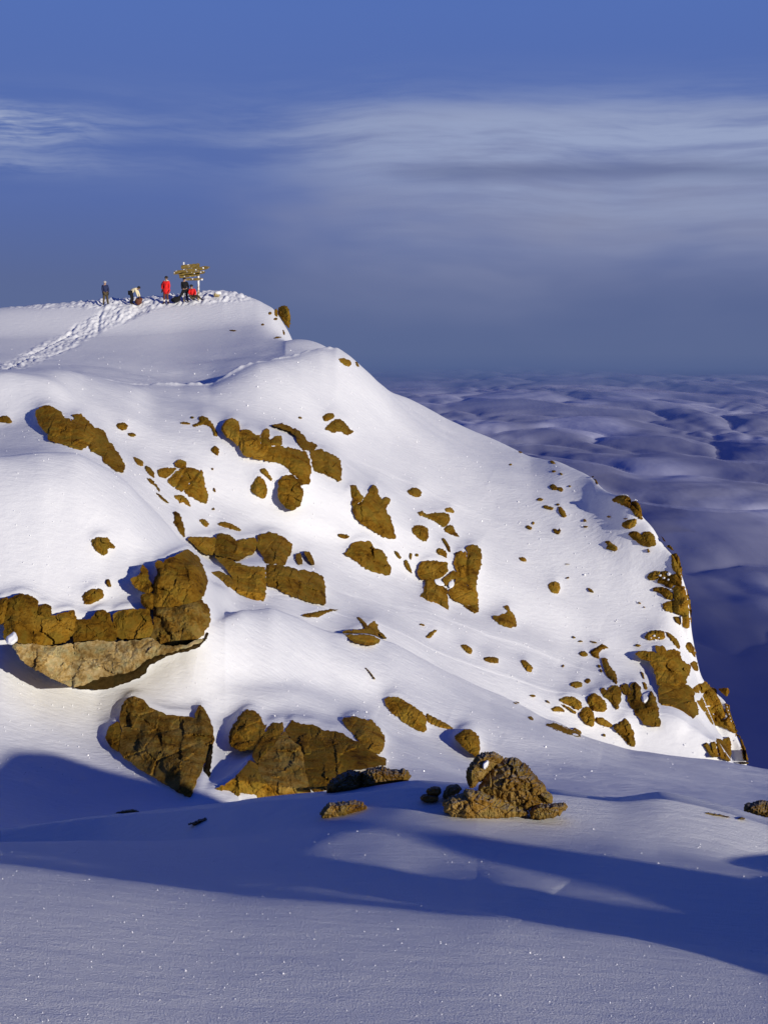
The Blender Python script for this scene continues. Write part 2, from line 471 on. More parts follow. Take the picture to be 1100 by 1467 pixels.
# low snow ridges that run through the near ground, given by where they are seen
def px_ridge(pts, w, amp):
    global GZ
    for _ in range(3):
        q = [pts[0]]
        for (ax, ay), (bx, by) in zip(pts, pts[1:]):
            q += [(ax * .75 + bx * .25, ay * .75 + by * .25), (ax * .25 + bx * .75, ay * .25 + by * .75)]
        pts = q + [pts[-1]]
    yy_ = HY - F * GZ / GY
    uu_ = np.broadcast_to(U[None, :], GY.shape)
    m = (GY > 5) & (GY < 30)
    best = np.full(GY.shape, 1e9); al = np.ones(GY.shape)
    L = len(pts) - 1
    for i, ((ax, ay), (bx, by)) in enumerate(zip(pts, pts[1:])):
        vx, vy = bx - ax, by - ay
        t_ = np.clip(((uu_ - ax) * vx * .25 + (yy_ - ay) * vy) / (vx * vx * .25 + vy * vy), 0, 1)
        d_ = np.hypot((uu_ - ax - t_ * vx) * .5, yy_ - ay - t_ * vy)
        k = d_ < best
        best = np.where(k, d_, best); al = np.where(k, (i + t_) / L, al)
    GZ = GZ + np.where(m, amp * np.exp(-(best / w)**2) * np.sin(np.pi * np.clip(al * .96 + .02, 0, 1)), 0)
def slope_line(pts, w, amp):
    global GZ
    yy_ = HY - F * GZ / GY
    uu_ = np.broadcast_to(U[None, :], GY.shape)
    m = (GY > 46) & (GY < 112) & (uu_ > -60) & (uu_ < 1160)
    best = np.full(GY.shape, 1e9); al = np.ones(GY.shape)
    L = len(pts) - 1
    for i, ((ax, ay), (bx, by)) in enumerate(zip(pts, pts[1:])):
        vx, vy = bx - ax, by - ay
        t_ = np.clip(((uu_ - ax) * vx + (yy_ - ay) * vy) / (vx * vx + vy * vy), 0, 1)
        d_ = np.hypot(uu_ - ax - t_ * vx, yy_ - ay - t_ * vy)
        k = d_ < best
        best = np.where(k, d_, best); al = np.where(k, (i + t_) / L, al)
    GZ = GZ + np.where(m, amp * np.exp(-(best / w)**2) * np.sin(np.pi * np.clip(al, 0, 1))**.7, 0)
for pts, w, amp in [
    ([(540, 690), (700, 745), (860, 825), (980, 910)], 26, -.20), ([(560, 640), (720, 700), (860, 770), (950, 850)], 30, .14),
    ([(690, 775), (800, 838), (930, 930)], 18, -.14), ([(600, 770), (720, 830), (860, 900)], 22, .12),
    ([(480, 560), (600, 640), (700, 690)], 30, -.10), ([(740, 665), (800, 700), (880, 735)], 20, -.02),
    ([(280, 955), (400, 975), (540, 1000), (640, 1040)], 24, -.16), ([(300, 1005), (430, 1000), (540, 1030)], 20, .16),
    ([(560, 985), (700, 1045), (860, 1085)], 18, .10), ([(420, 940), (560, 1000), (720, 1060)], 14, -.08),
    ([(0, 700), (100, 700), (200, 770), (260, 830)], 28, .12), ([(130, 745), (190, 790), (220, 850)], 16, -.12),
    ([(400, 640), (500, 700), (560, 760)], 16, -.12), ([(330, 740), (440, 745), (540, 780)], 16, .10),
    ([(560, 870), (700, 910), (800, 950)], 16, .10), ([(640, 905), (760, 935), (830, 960)], 12, -.10)]:
    slope_line(pts, w, amp)
px_ridge([(330, 1165), (480, 1190), (620, 1232), (790, 1284)], 34, .055)
# ------------------------------------------------------------------ outlines of the rocks, as seen, each with its own kind and place
ZR = {'Z2': (0, 380, 2.0), 'Z3': (0, 560, 3.4375), 'Z4': (240, 560, 3.4375), 'Z5': (0, 740, 3.2353), 'Z6': (140, 960, 2.3913),
      'Z7': (440, 1000, 2.619), 'Z8': (480, 660, 3.9286), 'Y1': (720, 640, 3.9286), 'Y2': (780, 860, 3.4375), 'Y6': (560, 880, 3.6667),
      'Y7': (860, 1080, 4.5833), 'Y8': (380, 840, 5.0)}
def E(cx, cy, rx, ry, a=0):
    return ('e', cx, cy, rx, ry, a)
# (name, label, view, [outlines], options)
BLK = 'rock'
RK = [
 # ---- summit edge
 ('rock', 'dark upright rock at the right-hand lip of the summit, standing against the sky', 'Z2', [[(797,122),(812,114),(826,118),(831,138),(834,160),(829,181),(818,172),(807,155),(797,142)]], {'th': .9}),
 ('rock', 'narrow brown stone immediately left of the upright summit-lip rock', 'Z2', [[(786,128),(795,123),(797,148),(788,146)]], {}),
 ('rock', 'tiny round stone left of the narrow stone near the summit lip', 'Z2', [E(774,137,6,5)], {}),
 ('rock', 'small dark stone below the narrow stone on the summit lip', 'Z2', [E(790,154,6,4)], {}),
 ('rock', 'thin sliver of rock on the bright snow crease beneath the summit lip', 'Z2', [[(781,210),(795,203),(809,206),(795,210)]], {}),
 ('rock', 'little upright spike of rock where the summit snow meets the lower crest', 'Z2', [E(813,192,3,9,-12)], {}),
 ('rock', 'faint flat sliver of rock in the shaded snow left of the summit lip', 'Z2', [E(668,187,11,2.4,4)], {'th': .4}),
 ('rock', 'small speck of rock above the thin sliver below the summit lip', 'Z2', [E(753,170,5,3)], {}),
 ('rock', 'flat dark rock high on the skyline right of the cornice', 'Z2', [[(968,268),(985,265),(1003,272),(1009,284),(998,291),(982,284)]], {}),
 ('rock', 'tiny dark stone on the skyline just right of the flat cornice rock', 'Z2', [[(1016,275),(1026,278),(1030,290),(1022,291)]], {}),
 # ---- upper left
 ('rock', 'brown rock cut by the left edge of the photo, level with the upper left outcrop', 'Z3', [[(-30,138),(0,126),(35,120),(55,135),(62,160),(30,158),(0,153),(-30,157)]], {}),
 ('rock_outcrop', 'long brown outcrop sloping down to the right on the upper left snow', 'Z3', [
   [(175,105),(195,82),(235,70),(275,88),(305,110),(312,130),(355,145),(360,205),(350,262),(300,236),(238,213),(213,190),(188,150)],
   [(357,118),(405,116),(425,140),(450,165),(478,190),(472,212),(440,265),(402,289),(350,264),(361,200),(356,145),(372,132)],
   [(236,214),(300,238),(350,264),(402,290),(372,284),(300,258),(240,242)],
   [(485,182),(515,200),(535,250),(570,285),(600,330),(613,375),(608,405),(570,390),(520,350),(500,318),(440,288),(442,265),(474,212)]], {'th': .8}),
 ('rock', 'low brown stone right of the upper left outcrop, larger of a pair', 'Z3', [[(575,162),(610,153),(635,168),(625,190),(600,195),(578,180)]], {}),
 ('rock', 'small flat stone below the low brown stone right of the upper left outcrop', 'Z3', [E(650,215,21,10,12)], {}),
 ('rock', 'leaf shaped brown rock at the top of the broken rib left of centre', 'Z3', [[(655,322),(690,335),(710,350),(705,372),(680,366),(665,345)]], {}),
 ('rock', 'slanting brown rock second from the top of the broken rib', 'Z3', [[(718,365),(745,380),(763,405),(762,432),(735,412),(715,385)]], {}),
 ('rock', 'ragged strip of rock third down the broken rib', 'Z3', [[(722,425),(750,435),(775,465),(792,490),(785,499),(765,467),(740,456)]], {}),
 ('rock', 'thin dark rock sliver at the foot of the broken rib', 'Z3', [[(765,495),(790,510),(835,550),(825,554),(793,532)]], {}),
 ('rock_outcrop', 'cracked pyramid shaped outcrop of tilted slabs left of centre', 'Z3', [
   [(862,355),(885,338),(915,348),(918,372),(890,378),(868,370)],
   [(778,392),(800,382),(870,380),(850,405),(820,428),(785,420)],
   [(825,445),(868,402),(903,377),(922,378),(888,430),(862,476)],
   [(924,378),(960,383),(985,395),(932,453),(897,497),(864,477),(890,432)],
   [(990,390),(1000,410),(1010,470),(1025,510),(1018,555),(985,545),(930,512),(905,492),(936,456)]], {'th': .8}),
 ('rock', 'ragged brown rock with snow notches below the pyramid shaped outcrop', 'Z3', [[(860,512),(900,510),(930,540),(942,572),(925,566),(905,548),(885,556),(880,540),(862,528)]], {}),
 ('rock', 'tiny speck of rock right of the top of the pyramid shaped outcrop', 'Z3', [E(1048,384,6,5,30)], {}),
 ('rock', 'thin upright speck right of the face of the pyramid shaped outcrop', 'Z3', [E(1057,487,5,13,-20)], {}),
 ('rock', 'tiny stone below the right foot of the pyramid shaped outcrop', 'Z3', [E(1052,581,8,6)], {}),
 ('rock', 'small flat stone at the left of the hook shaped rocks below the long snow crest', 'Z3', [[(890,154),(910,151),(940,158),(938,166),(890,163)]], {}),
 ('rock', 'hook shaped brown rock with a tail below the long snow crest', 'Z3', [[(948,165),(985,155),(975,126),(1010,122),(1035,145),(1050,165),(1070,200),(1072,228),(1052,220),(1040,180),(1015,166),(975,172),(955,178)]], {}),
 ('rock', 'tiny round stone above the hook shaped rock', 'Z3', [E(948,131,10,6)], {}),
 ('rock', 'round brown stone alone below the hook shaped rock', 'Z3', [[(1038,287),(1060,267),(1080,285),(1080,305),(1072,320),(1045,302)]], {}),
 ('rock', 'narrow upright strip of rock on the edge of the left snow dome', 'Z3', [[(853,590),(885,600),(900,640),(912,690),(915,722),(895,712),(870,670),(855,650),(862,625)]], {}),
 ('rock', 'small oval stone right of the narrow strip of rock by the left snow dome', 'Z3', [[(980,632),(1005,628),(1035,655),(1020,672),(1000,662)]], {}),
 ('rock', 'jagged brown rock alone on the bright white dome at the left', 'Z3', [[(450,735),(480,718),(515,722),(540,725),(545,745),(570,762),(568,775),(535,775),(530,800),(512,812),(480,795),(458,765)]], {}),
 # ---- centre top outcrop
 ('rock_outcrop', 'large blocky brown outcrop with snow patches at the top centre of the slope', 'Z4', [
   [(272,172),(290,145),(320,135),(350,150),(355,185),(350,270),(325,245),(285,220),(270,195)],
   [(359,195),(400,190),(430,215),(458,221),(459,280),(430,300),(413,329),(375,315),(354,280)],
   [(463,215),(475,190),(500,188),(500,235),(513,266),(489,299),(468,340),(417,330),(433,299),(464,280)],
   [(505,245),(530,225),(562,222),(562,268),(522,268),(505,262)],
   [(500,281),(540,270),(600,281),(680,298),(700,340),(708,385),(700,458),(665,462),(652,438),(620,410),(580,370),(540,350),(475,342),(490,303)],
   [(613,414),(649,442),(658,475),(670,505),(655,560),(615,588),(585,575),(565,552),(543,520),(548,440),(570,420)],
   [(510,171),(560,160),(600,175),(640,195),(670,215),(690,250),(710,255),(738,265),(725,285),(692,291),(665,288),(640,250),(630,215),(590,190),(545,178)],
   [(704,292),(760,290),(800,310),(850,335),(855,380),(852,445),(790,415),(720,390),(712,345)]], {'th': .85}),
 ('rock', 'thin bent stone above the oval rock left of the centre outcrop', 'Z4', [[(452,387),(480,378),(500,405),(518,435),(512,448),(490,425),(460,402)]], {}),
 ('rock', 'egg shaped brown rock left of the low end of the centre outcrop', 'Z4', [[(405,480),(430,435),(450,415),(480,440),(495,485),(485,525),(465,533),(420,505)]], {'th': 1.0}),
 ('rock', 'tiny speck of rock on the smooth snow above the centre outcrop', 'Z4', [E(653,132,10,5,15)], {}),
 ('rock', 'rounded brown stone high on the smooth slope, upper of a touching pair', 'Z4', [[(760,130),(785,108),(820,110),(822,130),(800,145),(775,152)]], {}),
 ('rock', 'dark cracked rock high on the smooth slope, lower and larger of a touching pair', 'Z4', [[(778,178),(820,140),(850,138),(880,160),(900,190),(922,200),(905,212),(880,218),(850,200),(815,208),(780,190)]], {}),
 ('rock', 'flat lens shaped rock on the snow above the big left middle outcrop', 'Z4', [[(245,655),(275,640),(330,660),(370,688),(350,692),(300,678),(262,664)]], {}),
 ('rock_outcrop', 'big brown outcrop of stacked blocks with snow wedges left of centre', 'Z4', [
   [(95,722),(235,722),(238,740),(227,800),(215,808),(180,800),(140,765)],
   [(248,702),(300,708),(338,735),(332,790),(310,822),(290,820),(232,804),(241,760)],
   [(343,735),(380,731),(434,722),(440,760),(425,800),(385,815),(350,838),(312,824),(335,790)],
   [(446,720),(470,702),(520,698),(570,720),(610,748),(612,780),(590,830),(575,860),(520,850),(482,847),(462,800),(444,768)],
   [(232,816),(290,826),(334,842),(345,900),(340,990),(330,975),(322,920),(280,860)],
   [(338,846),(400,864),(476,868),(483,900),(484,1010),(465,1045),(420,1030),(370,1005),(344,990),(349,900)],
   [(487,855),(520,855),(580,865),(640,879),(645,960),(640,1018),(620,1012),(575,995),(540,970),(495,960),(487,930)],
   [(644,880),(740,898),(765,920),(775,970),(778,1052),(700,1040),(645,1022),(650,960)],
   [(190,900),(265,890),(310,915),(335,960),(320,1010),(290,1070),(268,1058),(240,1000),(195,940)],
   [(636,806),(655,800),(665,850),(645,853),(633,828)],
   [(672,790),(700,795),(722,840),(720,858),(700,840)]], {'th': .8}),
 ('rock', 'long thin curved rock in the snow lip below the stacked blocks', 'Z4', [[(655,1105),(720,1088),(800,1074),(850,1077),(790,1090),(740,1117),(690,1113)]], {}),
 ('rock', 'small diamond shaped stone above the hump backed rock at mid slope', 'Z4', [[(835,703),(862,704),(890,708),(897,720),(880,730),(845,722)]], {}),
 # ---- left ledge
 ('rock_outcrop', 'massive overhanging ledge at the lower left with a pale underside and dark hollow', 'Z5', [
   [(-30,400),(5,385),(34,372),(36,400),(20,490),(5,500),(-30,480)],
   [(40,385),(90,358),(150,368),(178,395),(174,440),(158,500),(150,590),(95,587),(60,562),(20,570),(22,500),(40,420)],
   [(180,418),(210,405),(238,415),(238,456),(210,468),(181,453)],
   [(176,458),(245,464),(300,445),(345,435),(353,470),(343,540),(300,582),(240,600),(155,592),(161,510)],
   [(352,478),(420,478),(450,438),(490,432),(510,460),(527,500),(543,560),(530,582),(430,577),(342,587),(347,520)],
   [(526,455),(560,435),(630,430),(690,427),(698,470),(713,520),(698,555),(640,572),(547,562),(531,500)],
   [(605,290),(650,270),(662,222),(685,250),(690,295),(708,312),(706,348),(680,353),(655,345),(620,320)],
   [(655,364),(680,358),(709,356),(709,428),(680,425),(655,402)],
   [(713,300),(735,262),(718,215),(745,205),(757,222),(770,198),(820,178),(872,152),(920,190),(945,240),(965,300),(950,345),(933,383),(860,408),(790,418),(713,418)],
   [(713,423),(790,422),(860,412),(933,387),(965,415),(975,455),(970,505),(930,560),(860,590),(800,600),(720,594),(702,555),(717,500)],
   [(55,592),(150,594),(240,603),(340,588),(348,640),(330,700),(335,788),(270,765),(200,725),(130,690),(85,640)],
   [(343,588),(430,579),(530,584),(640,574),(705,562),(740,592),(800,604),(870,592),(930,566),(945,572),(880,602),(800,627),(730,642),(680,662),(640,692),(620,714),(540,730),(460,747),(400,777),(340,790),(334,700),(352,640)],
   [(340,792),(400,777),(460,747),(540,730),(620,714),(640,692),(680,662),(730,642),(800,627),(880,602),(945,572),(965,535),(950,582),(900,612),(790,642),(700,682),(665,735),(600,765),(500,798),(420,801)]],
   {'th': .75, 'push': 2.0, 'lowpush': .5, 'mats': {10: 'pale', 11: 'pale', 9: 'mix', 12: 'damp'}, 'under': [12], 'snow': [[(28,560),(50,545),(70,530),(88,570),(60,597),(32,590)]]}),  # last block carries the shade under the ledge as dark colour
 ('rock', 'square edged brown stone on the white dome above the overhanging ledge', 'Z5', [[(382,372),(395,350),(430,335),(475,335),(487,375),(440,400),(395,412)]], {}),
 ('rock', 'tiny upright stone above the square edged stone on the white dome', 'Z5', [[(490,292),(510,290),(520,325),(505,328),(493,310)]], {}),
 # ---- lower middle boulders
 ('boulder', 'big rounded orange brown boulder with pale mottling at the lower left, beside a dark cleft', 'Z6', [
   [(28,230),(40,195),(70,175),(80,205),(74,260),(72,280),(45,263)],
   [(75,172),(82,135),(100,98),(125,90),(155,100),(185,130),(235,155),(290,158),(335,165),(341,140),(350,120),(372,145),(397,200),(397,240),(380,290),(352,355),(330,395),(320,438),(270,415),(200,370),(140,335),(90,300),(77,280),(78,255),(85,205)],
   [(396,250),(390,300),(383,370),(355,450),(324,442),(334,396),(356,356),(384,290)]], {'th': .8, 'mats': {1: 'mix', 2: 'damp'}, 'left': [2]}),  # last block: shade of the cleft put into its colour
 ('rock_outcrop', 'broad cracked brown boulder group in the lower centre with an upright rock on its shoulder', 'Z6', [
   [(450,235),(458,200),(485,160),(510,137),(540,140),(560,165),(567,188),(582,190),(560,230),(530,272),(490,275),(458,262)],
   [(537,268),(577,207),(600,182),(630,180),(639,200),(609,250),(560,300),(545,320),(531,290)],
   [(641,202),(665,172),(700,188),(740,185),(770,205),(820,210),(870,238),(920,262),(960,295),(985,305),(985,325),(860,345),(790,410),(735,420),(712,330),(700,262),(660,235)],
   [(608,255),(640,206),(658,238),(697,264),(709,332),(731,421),(700,427),(633,434),(590,395),(562,360),(549,320)],
   [(545,325),(560,365),(590,398),(630,434),(560,442),(440,446),(360,452),(362,427),(400,410),(450,385),(490,350),(522,308)],
   [(838,166),(880,160),(925,172),(935,168),(965,200),(985,235),(982,260),(965,288),(930,273),(900,248),(880,223),(855,200)]], {'th': .75, 'mats': {3: 'mix'}}),
 ('rock', 'long frost topped rock lying on the near snow crest below the broad boulder group', 'Z6', [
   [(785,402),(800,378),(830,360),(860,345),(900,350),(902,412),(860,418),(790,420)],
   [(905,350),(940,338),(975,330),(1000,345),(1060,340),(1070,365),(1060,380),(1000,395),(905,414)]], {'th': 1.0, 'mat': 'frost', 'fine': 1, 'near': 1}),
 ('rock', 'small frosted rock on the near snow left of the largest foreground boulder', 'Z6', [[(757,492),(775,470),(790,455),(830,450),(905,445),(925,475),(880,490),(830,505),(772,508)]], {'th': 1.0, 'mat': 'frost', 'fine': 1, 'near': 1}),
 ('rock', 'thin crust of rock on the shaded near snow, farthest left in the foreground', 'Z6', [[(52,492),(80,483),(120,475),(148,485),(120,491)]], {'th': .8, 'mat': 'frost', 'fine': 1, 'near': 1}),
 ('rock', 'low frosted crust of rock on the near snow below the cleft boulder', 'Z6', [[(303,527),(340,515),(380,502),(425,488),(440,500),(430,518),(370,520),(330,533)]], {'th': .8, 'mat': 'frost', 'fine': 1, 'near': 1}),
 ('rock', 'long smooth brown rock leaning down to the right above the foreground crest', 'Z7', [[(285,8),(300,-5),(325,-6),(350,0),(400,30),(440,60),(448,85),(447,130),(410,122),(360,90),(310,50)]], {'th': .9}),
 ('rock', 'narrow pointed rock tailing off the right end of the long leaning rock', 'Z7', [[(444,55),(480,75),(530,100),(554,118),(500,112),(452,92)]], {}),
 ('rock', 'half round brown rock poking up behind the largest foreground boulder', 'Z7', [[(547,145),(580,120),(610,115),(640,135),(650,170),(645,228),(625,217),(580,182)]], {'th': 1.1, 'push': .5}),
 ('boulder', 'largest foreground boulder, craggy and frost flecked, with a snow spot on its left shoulder', 'Z7', [
   [(600,270),(620,240),(650,208),(700,205),(735,225),(713,250),(678,278),(650,310),(610,340),(600,300)],
   [(700,257),(737,232),(775,225),(820,250),(850,290),(880,320),(895,350),(915,365),(918,393),(862,398),(820,418),(762,398),(702,368),(642,348),(662,302)],
   [(510,400),(520,380),(570,365),(600,345),(640,350),(700,371),(760,401),(822,424),(830,438),(760,443),(680,452),(600,452),(540,437),(515,415)],
   [(835,422),(862,402),(915,400),(960,395),(975,408),(940,440),(880,453),(840,448)]],
   {'th': 1.1, 'mat': 'frost', 'fine': 1, 'near': 1, 'push': .12, 'snow': [[(656,243),(674,230),(683,238),(678,258),(662,272),(654,262)]]}),
 ('rock', 'small square rock against the left side of the largest foreground boulder', 'Z7', [[(515,345),(530,325),(565,322),(582,345),(560,362),(520,380),(505,372)]], {'th': 1.0, 'mat': 'frost', 'fine': 1, 'near': 1, 'push': .1}),
 ('rock', 'pair of fused little stones left of the largest foreground boulder', 'Z7', [
   [(448,348),(470,335),(492,335),(500,352),(492,362),(455,364)], [(425,377),(440,362),(470,366),(490,366),(485,386),(450,391)]], {'th': 1.0, 'mat': 'frost', 'fine': 1, 'near': 1}),
 # ---- mid slope, right of centre
 ('rock_outcrop', 'heart shaped brown rock with horned top and dark hollow at mid slope', 'Z8', [
   [(105,272),(112,250),(157,230),(168,200),(190,180),(195,150),(215,138),(235,155),(245,190),(265,225),(285,205),(305,210),(305,235),(285,265),(290,295),(320,350),(342,440),(300,435),(240,410),(180,375),(130,335),(105,300)],
   [(97,240),(105,200),(127,162),(140,185),(157,200),(151,226),(112,248),(105,265)],
   [(60,176),(80,140),(115,140),(125,160),(102,205),(77,198)]], {'th': .9, 'left': [2]}),
 ('rock', 'broad hump backed brown rock at mid slope below the diamond shaped stone', 'Z8', [[(45,530),(75,490),(100,460),(140,450),(200,452),(215,485),(260,500),(290,530),(300,570),(320,600),(305,655),(260,635),(200,625),(140,590),(100,550)]], {'th': .9}),
 ('rock', 'single pointed stone on smooth snow right of the heart shaped rock', 'Z8', [[(400,175),(430,150),(465,152),(490,180),(480,205),(445,205)]], {}),
 ('rock', 'flat topped brown rock with a knob on its left, right of the heart shaped rock', 'Z8', [[(465,292),(490,280),(510,302),(540,295),(600,290),(640,300),(648,330),(635,360),(610,375),(570,350),(530,327),(475,308)]], {}),
 ('rock', 'small rock on the upper right corner of the flat topped rock', 'Z8', [[(615,267),(655,260),(675,295),(640,292),(620,286)]], {}),
 ('rock', 'tapering brown rock below the right end of the flat topped rock', 'Z8', [[(612,382),(640,358),(665,365),(670,385),(705,435),(650,415),(618,400)]], {}),
 ('rock', 'round brown stone between the heart shaped rock and the tall pillar', 'Z8', [[(430,387),(450,362),(490,362),(525,380),(525,440),(505,460),(475,442),(440,412)]], {'th': 1.0}),
 ('rock', 'slim slanting stone above the tall pillar group', 'Z8', [[(595,435),(615,435),(645,480),(650,515),(636,512),(620,480)]], {}),
 ('rock', 'small oval stone under the slim slanting stone above the tall pillar group', 'Z8', [[(568,500),(590,490),(628,510),(630,550),(600,535),(570,522)]], {}),
 ('rock', 'small jagged stone left of the tall pillar group, upper of a little chain', 'Z8', [[(330,508),(350,510),(375,545),(365,556),(345,537)]], {}),
 ('rock', 'slanting strip of stone at the foot of the little chain left of the pillar group', 'Z8', [[(385,560),(405,555),(425,600),(435,636),(410,620),(390,590)]], {}),
 ('rock', 'upright chip of stone between the little chain and the pillar group', 'Z8', [[(418,520),(435,520),(430,560),(418,550)]], {}),
 ('rock', 'tiny round stone just left above the pillar group', 'Z8', [E(461,531,11,11)], {}),
 ('rock_outcrop', 'tall pillar and two blocks of brown rock standing together at mid slope', 'Z8', [
   [(463,617),(485,572),(530,562),(600,570),(632,575),(632,628),(600,650),(580,666),(520,660),(490,671),(470,650)],
   [(510,672),(555,662),(600,702),(628,722),(632,790),(635,857),(590,855),(530,820),(475,765),(500,735),(508,702)],
   [(735,490),(760,475),(800,478),(820,510),(822,580),(800,650),(793,700),(745,700),(735,640),(742,560),(745,512)],
   [(660,570),(680,560),(675,525),(700,510),(740,517),(738,560),(731,640),(742,703),(792,703),(797,750),(805,800),(780,815),(720,808),(660,780),(640,740),(680,680),(690,630)],
   [(725,815),(760,818),(804,803),(806,850),(785,857),(760,842)],
   [(642,640),(665,620),(690,635),(682,660),(655,668),(640,698),(620,700),(605,670),(632,650)]],
   {'th': .85, 'snow': [[(555,667),(590,667),(620,700),(590,706),(565,692)], [(640,682),(665,670),(672,700),(650,720),(636,706)]]}),
 ('rock', 'brown rock with a snow cap low on the slope right of the tall pillar', 'Z8', [[(878,877),(920,870),(975,852),(945,820),(970,812),(990,850),(1010,870),(1025,930),(1000,942),(950,935),(905,908)]], {}),
 ('rock_outcrop', 'boat shaped rock with a pointed fin on the snow crest at mid slope', 'Y8', [
   [(555,325),(640,313),(720,308),(735,282),(780,250),(800,280),(812,320),(800,340),(822,385),(800,410),(750,422),(700,415),(650,405),(600,370)],
   [(655,222),(680,227),(733,283),(718,300),(690,262)],
   [(805,320),(840,340),(868,374),(855,371),(825,347)]], {'th': .8}),
 ('rock', 'thin dark sliver of rock on the snow crest left of the long leaning rock', 'Y8', [[(710,580),(735,590),(790,665),(778,665),(745,617)]], {}),
 ('rock', 'thin chip of stone above the slanting stick shaped stone', 'Z8', [[(472,914),(505,922),(502,932),(475,923)]], {}),
 ('rock', 'slanting stick shaped stone on open snow below the pillar group', 'Z8', [[(507,990),(545,955),(578,948),(545,990),(525,1001)]], {}),
 ('rock', 'first and leftmost of three brown stones in a row on the lower slope', 'Y6', [[(360,160),(395,158),(430,185),(420,211),(395,200)]], {}),
 ('rock', 'middle of three brown stones in a row on the lower slope, flat topped', 'Y6', [[(483,230),(510,222),(565,228),(565,258),(530,256),(495,247)]], {}),
 ('rock', 'rightmost of three brown stones in a row on the lower slope', 'Y6', [[(680,240),(700,238),(745,275),(738,305),(720,304),(690,272)]], {}),
 ('rock', 'small stone on the snow crest at the lower right, upper of three', 'Y6', [[(725,426),(745,420),(762,431),(745,436)]], {}),
 ('rock', 'small stone in a shaded hollow at the lower right', 'Y6', [[(638,463),(655,457),(678,464),(660,474)]], {}),
 ('rock', 'small stone on the smooth crest left of the lower right rock band', 'Y6', [[(712,538),(735,534),(752,555),(735,558)]], {}),
 ('rock', 'small dark speck on bright snow left of the right-hand rock rib', 'Y6', [E(903,271,6,7,30)], {}),
 ('rock', 'short dark sliver on the crest left of the lower right rock band', 'Y6', [E(822,458,16,5,35)], {}),
 # ---- far right upper slope, scattered stones
 ('rock', 'tiny stone near the skyline, upper left of the scattered right-hand stones', 'Y1', [E(97,30,14,6,10)], {}),
 ('rock', 'tiny stone in a small snow dimple below the skyline', 'Y1', [E(43,100,9,6)], {}),
 ('rock', 'small oval stone just under the skyline right of the dimpled stone', 'Y1', [E(280,88,18,9,18)], {}),
 ('rock', 'small stone second below the skyline at the right', 'Y1', [E(285,138,13,6)], {}),
 ('rock', 'tiny speck right of the second stone below the skyline', 'Y1', [E(328,153,9,6,40)], {}),
 ('rock', 'dumbbell shaped brown stone in a bright hollow under the skyline', 'Y1', [[(260,220),(280,208),(300,220),(305,227),(330,228),(342,240),(330,256),(305,242),(290,244),(270,240)]], {}),
 ('rock', 'tiny speck right of the dumbbell shaped stone', 'Y1', [E(376,221,7,5)], {}),
 ('rock', 'small flat stone below left of the dumbbell shaped stone', 'Y1', [E(210,297,19,8,5)], {}),
 ('rock', 'club shaped brown stone left of the pointed oval stone', 'Y1', [[(222,333),(240,328),(262,336),(287,340),(280,358),(240,350)]], {}),
 ('rock', 'little stone touching the top of the pointed oval stone', 'Y1', [E(309,325,12,6)], {}),
 ('rock', 'pointed oval brown stone among the scattered right-hand stones', 'Y1', [[(308,337),(330,340),(350,368),(362,393),(335,399),(315,372)]], {}),
 ('rock', 'four sided brown stone at the left of the scattered right-hand stones', 'Y1', [[(122,453),(140,440),(168,455),(155,470)]], {}),
 ('rock', 'tiny chip above the four sided stone', 'Y1', [E(171,430,7,10,20)], {}),
 ('rock', 'notched brown stone below the pointed oval stone', 'Y1', [[(278,463),(300,460),(310,473),(318,458),(328,475),(314,496),(290,486)]], {}),
 ('rock', 'small triangular stone in the middle of the scattered right-hand stones', 'Y1', [[(450,420),(459,404),(471,415),(468,425)]], {}),
 ('rock', 'tiny flat stone below the small triangular stone', 'Y1', [E(465,450,14,5)], {}),
 ('rock', 'small dark stone left of the skyline crag', 'Y1', [[(579,396),(595,386),(610,397),(598,399)]], {}),
 ('rock', 'short dark streak of rock above the oval rock under the skyline crag', 'Y1', [E(690,405,14,3)], {'th': .5}),
 ('rock', 'lumpy brown stone on its own between the scattered stones and the right cliff', 'Y1', [[(570,531),(600,530),(615,545),(642,560),(645,580),(628,590),(600,580),(578,576),(590,556)]], {}),
 ('rock', 'small oval stone alone at the left of the lower right snowfield', 'Y1', [[(88,622),(120,620),(136,640),(120,649),(98,638)]], {}),
 ('rock', 'tiny speck above the round boulder on the right snowfield', 'Y1', [E(365,738,9,5)], {}),
 ('rock', 'round brown boulder alone on the right snowfield', 'Y1', [[(255,772),(285,755),(318,765),(325,795),(312,825),(285,827),(258,802)]], {'th': 1.1}),
 ('rock', 'small pointed stone right of the round boulder', 'Y1', [[(473,795),(492,795),(516,822),(487,819)]], {}),
 ('rock', 'faint sliver of stone between the small oval stone and the round boulder', 'Y1', [E(362,660,14,3,6)], {'th': .5}),
 ('rock', 'tiny dark fleck left of the right cliff foot', 'Y1', [E(768,880,8,5,25)], {}),
 ('rock', 'tiniest fleck right below the dark fleck near the right cliff foot', 'Y1', [E(795,903,6,4,40)], {}),
 ('rock', 'small dark rock on the skyline ridge left of the skyline crag', 'Y1', [[(510,178),(525,185),(538,212),(526,212)]], {}),
 ('rock', 'tiny rock on the skyline ridge above the small dark ridge rock', 'Y1', [E(505,168,7,5)], {}),
 ('rock_outcrop', 'two lobed brown crag with snow on top breaking the right skyline', 'Y1', [
   [(612,300),(640,280),(680,272),(712,285),(720,308),(716,345),(680,330),(640,312)],
   [(724,310),(747,305),(770,330),(780,380),(783,412),(750,390),(719,352)]], {'th': 1.0, 'snow': [[(640,276),(672,264),(700,270),(712,282),(680,271)], [(722,300),(742,292),(760,304),(745,306)]]}),
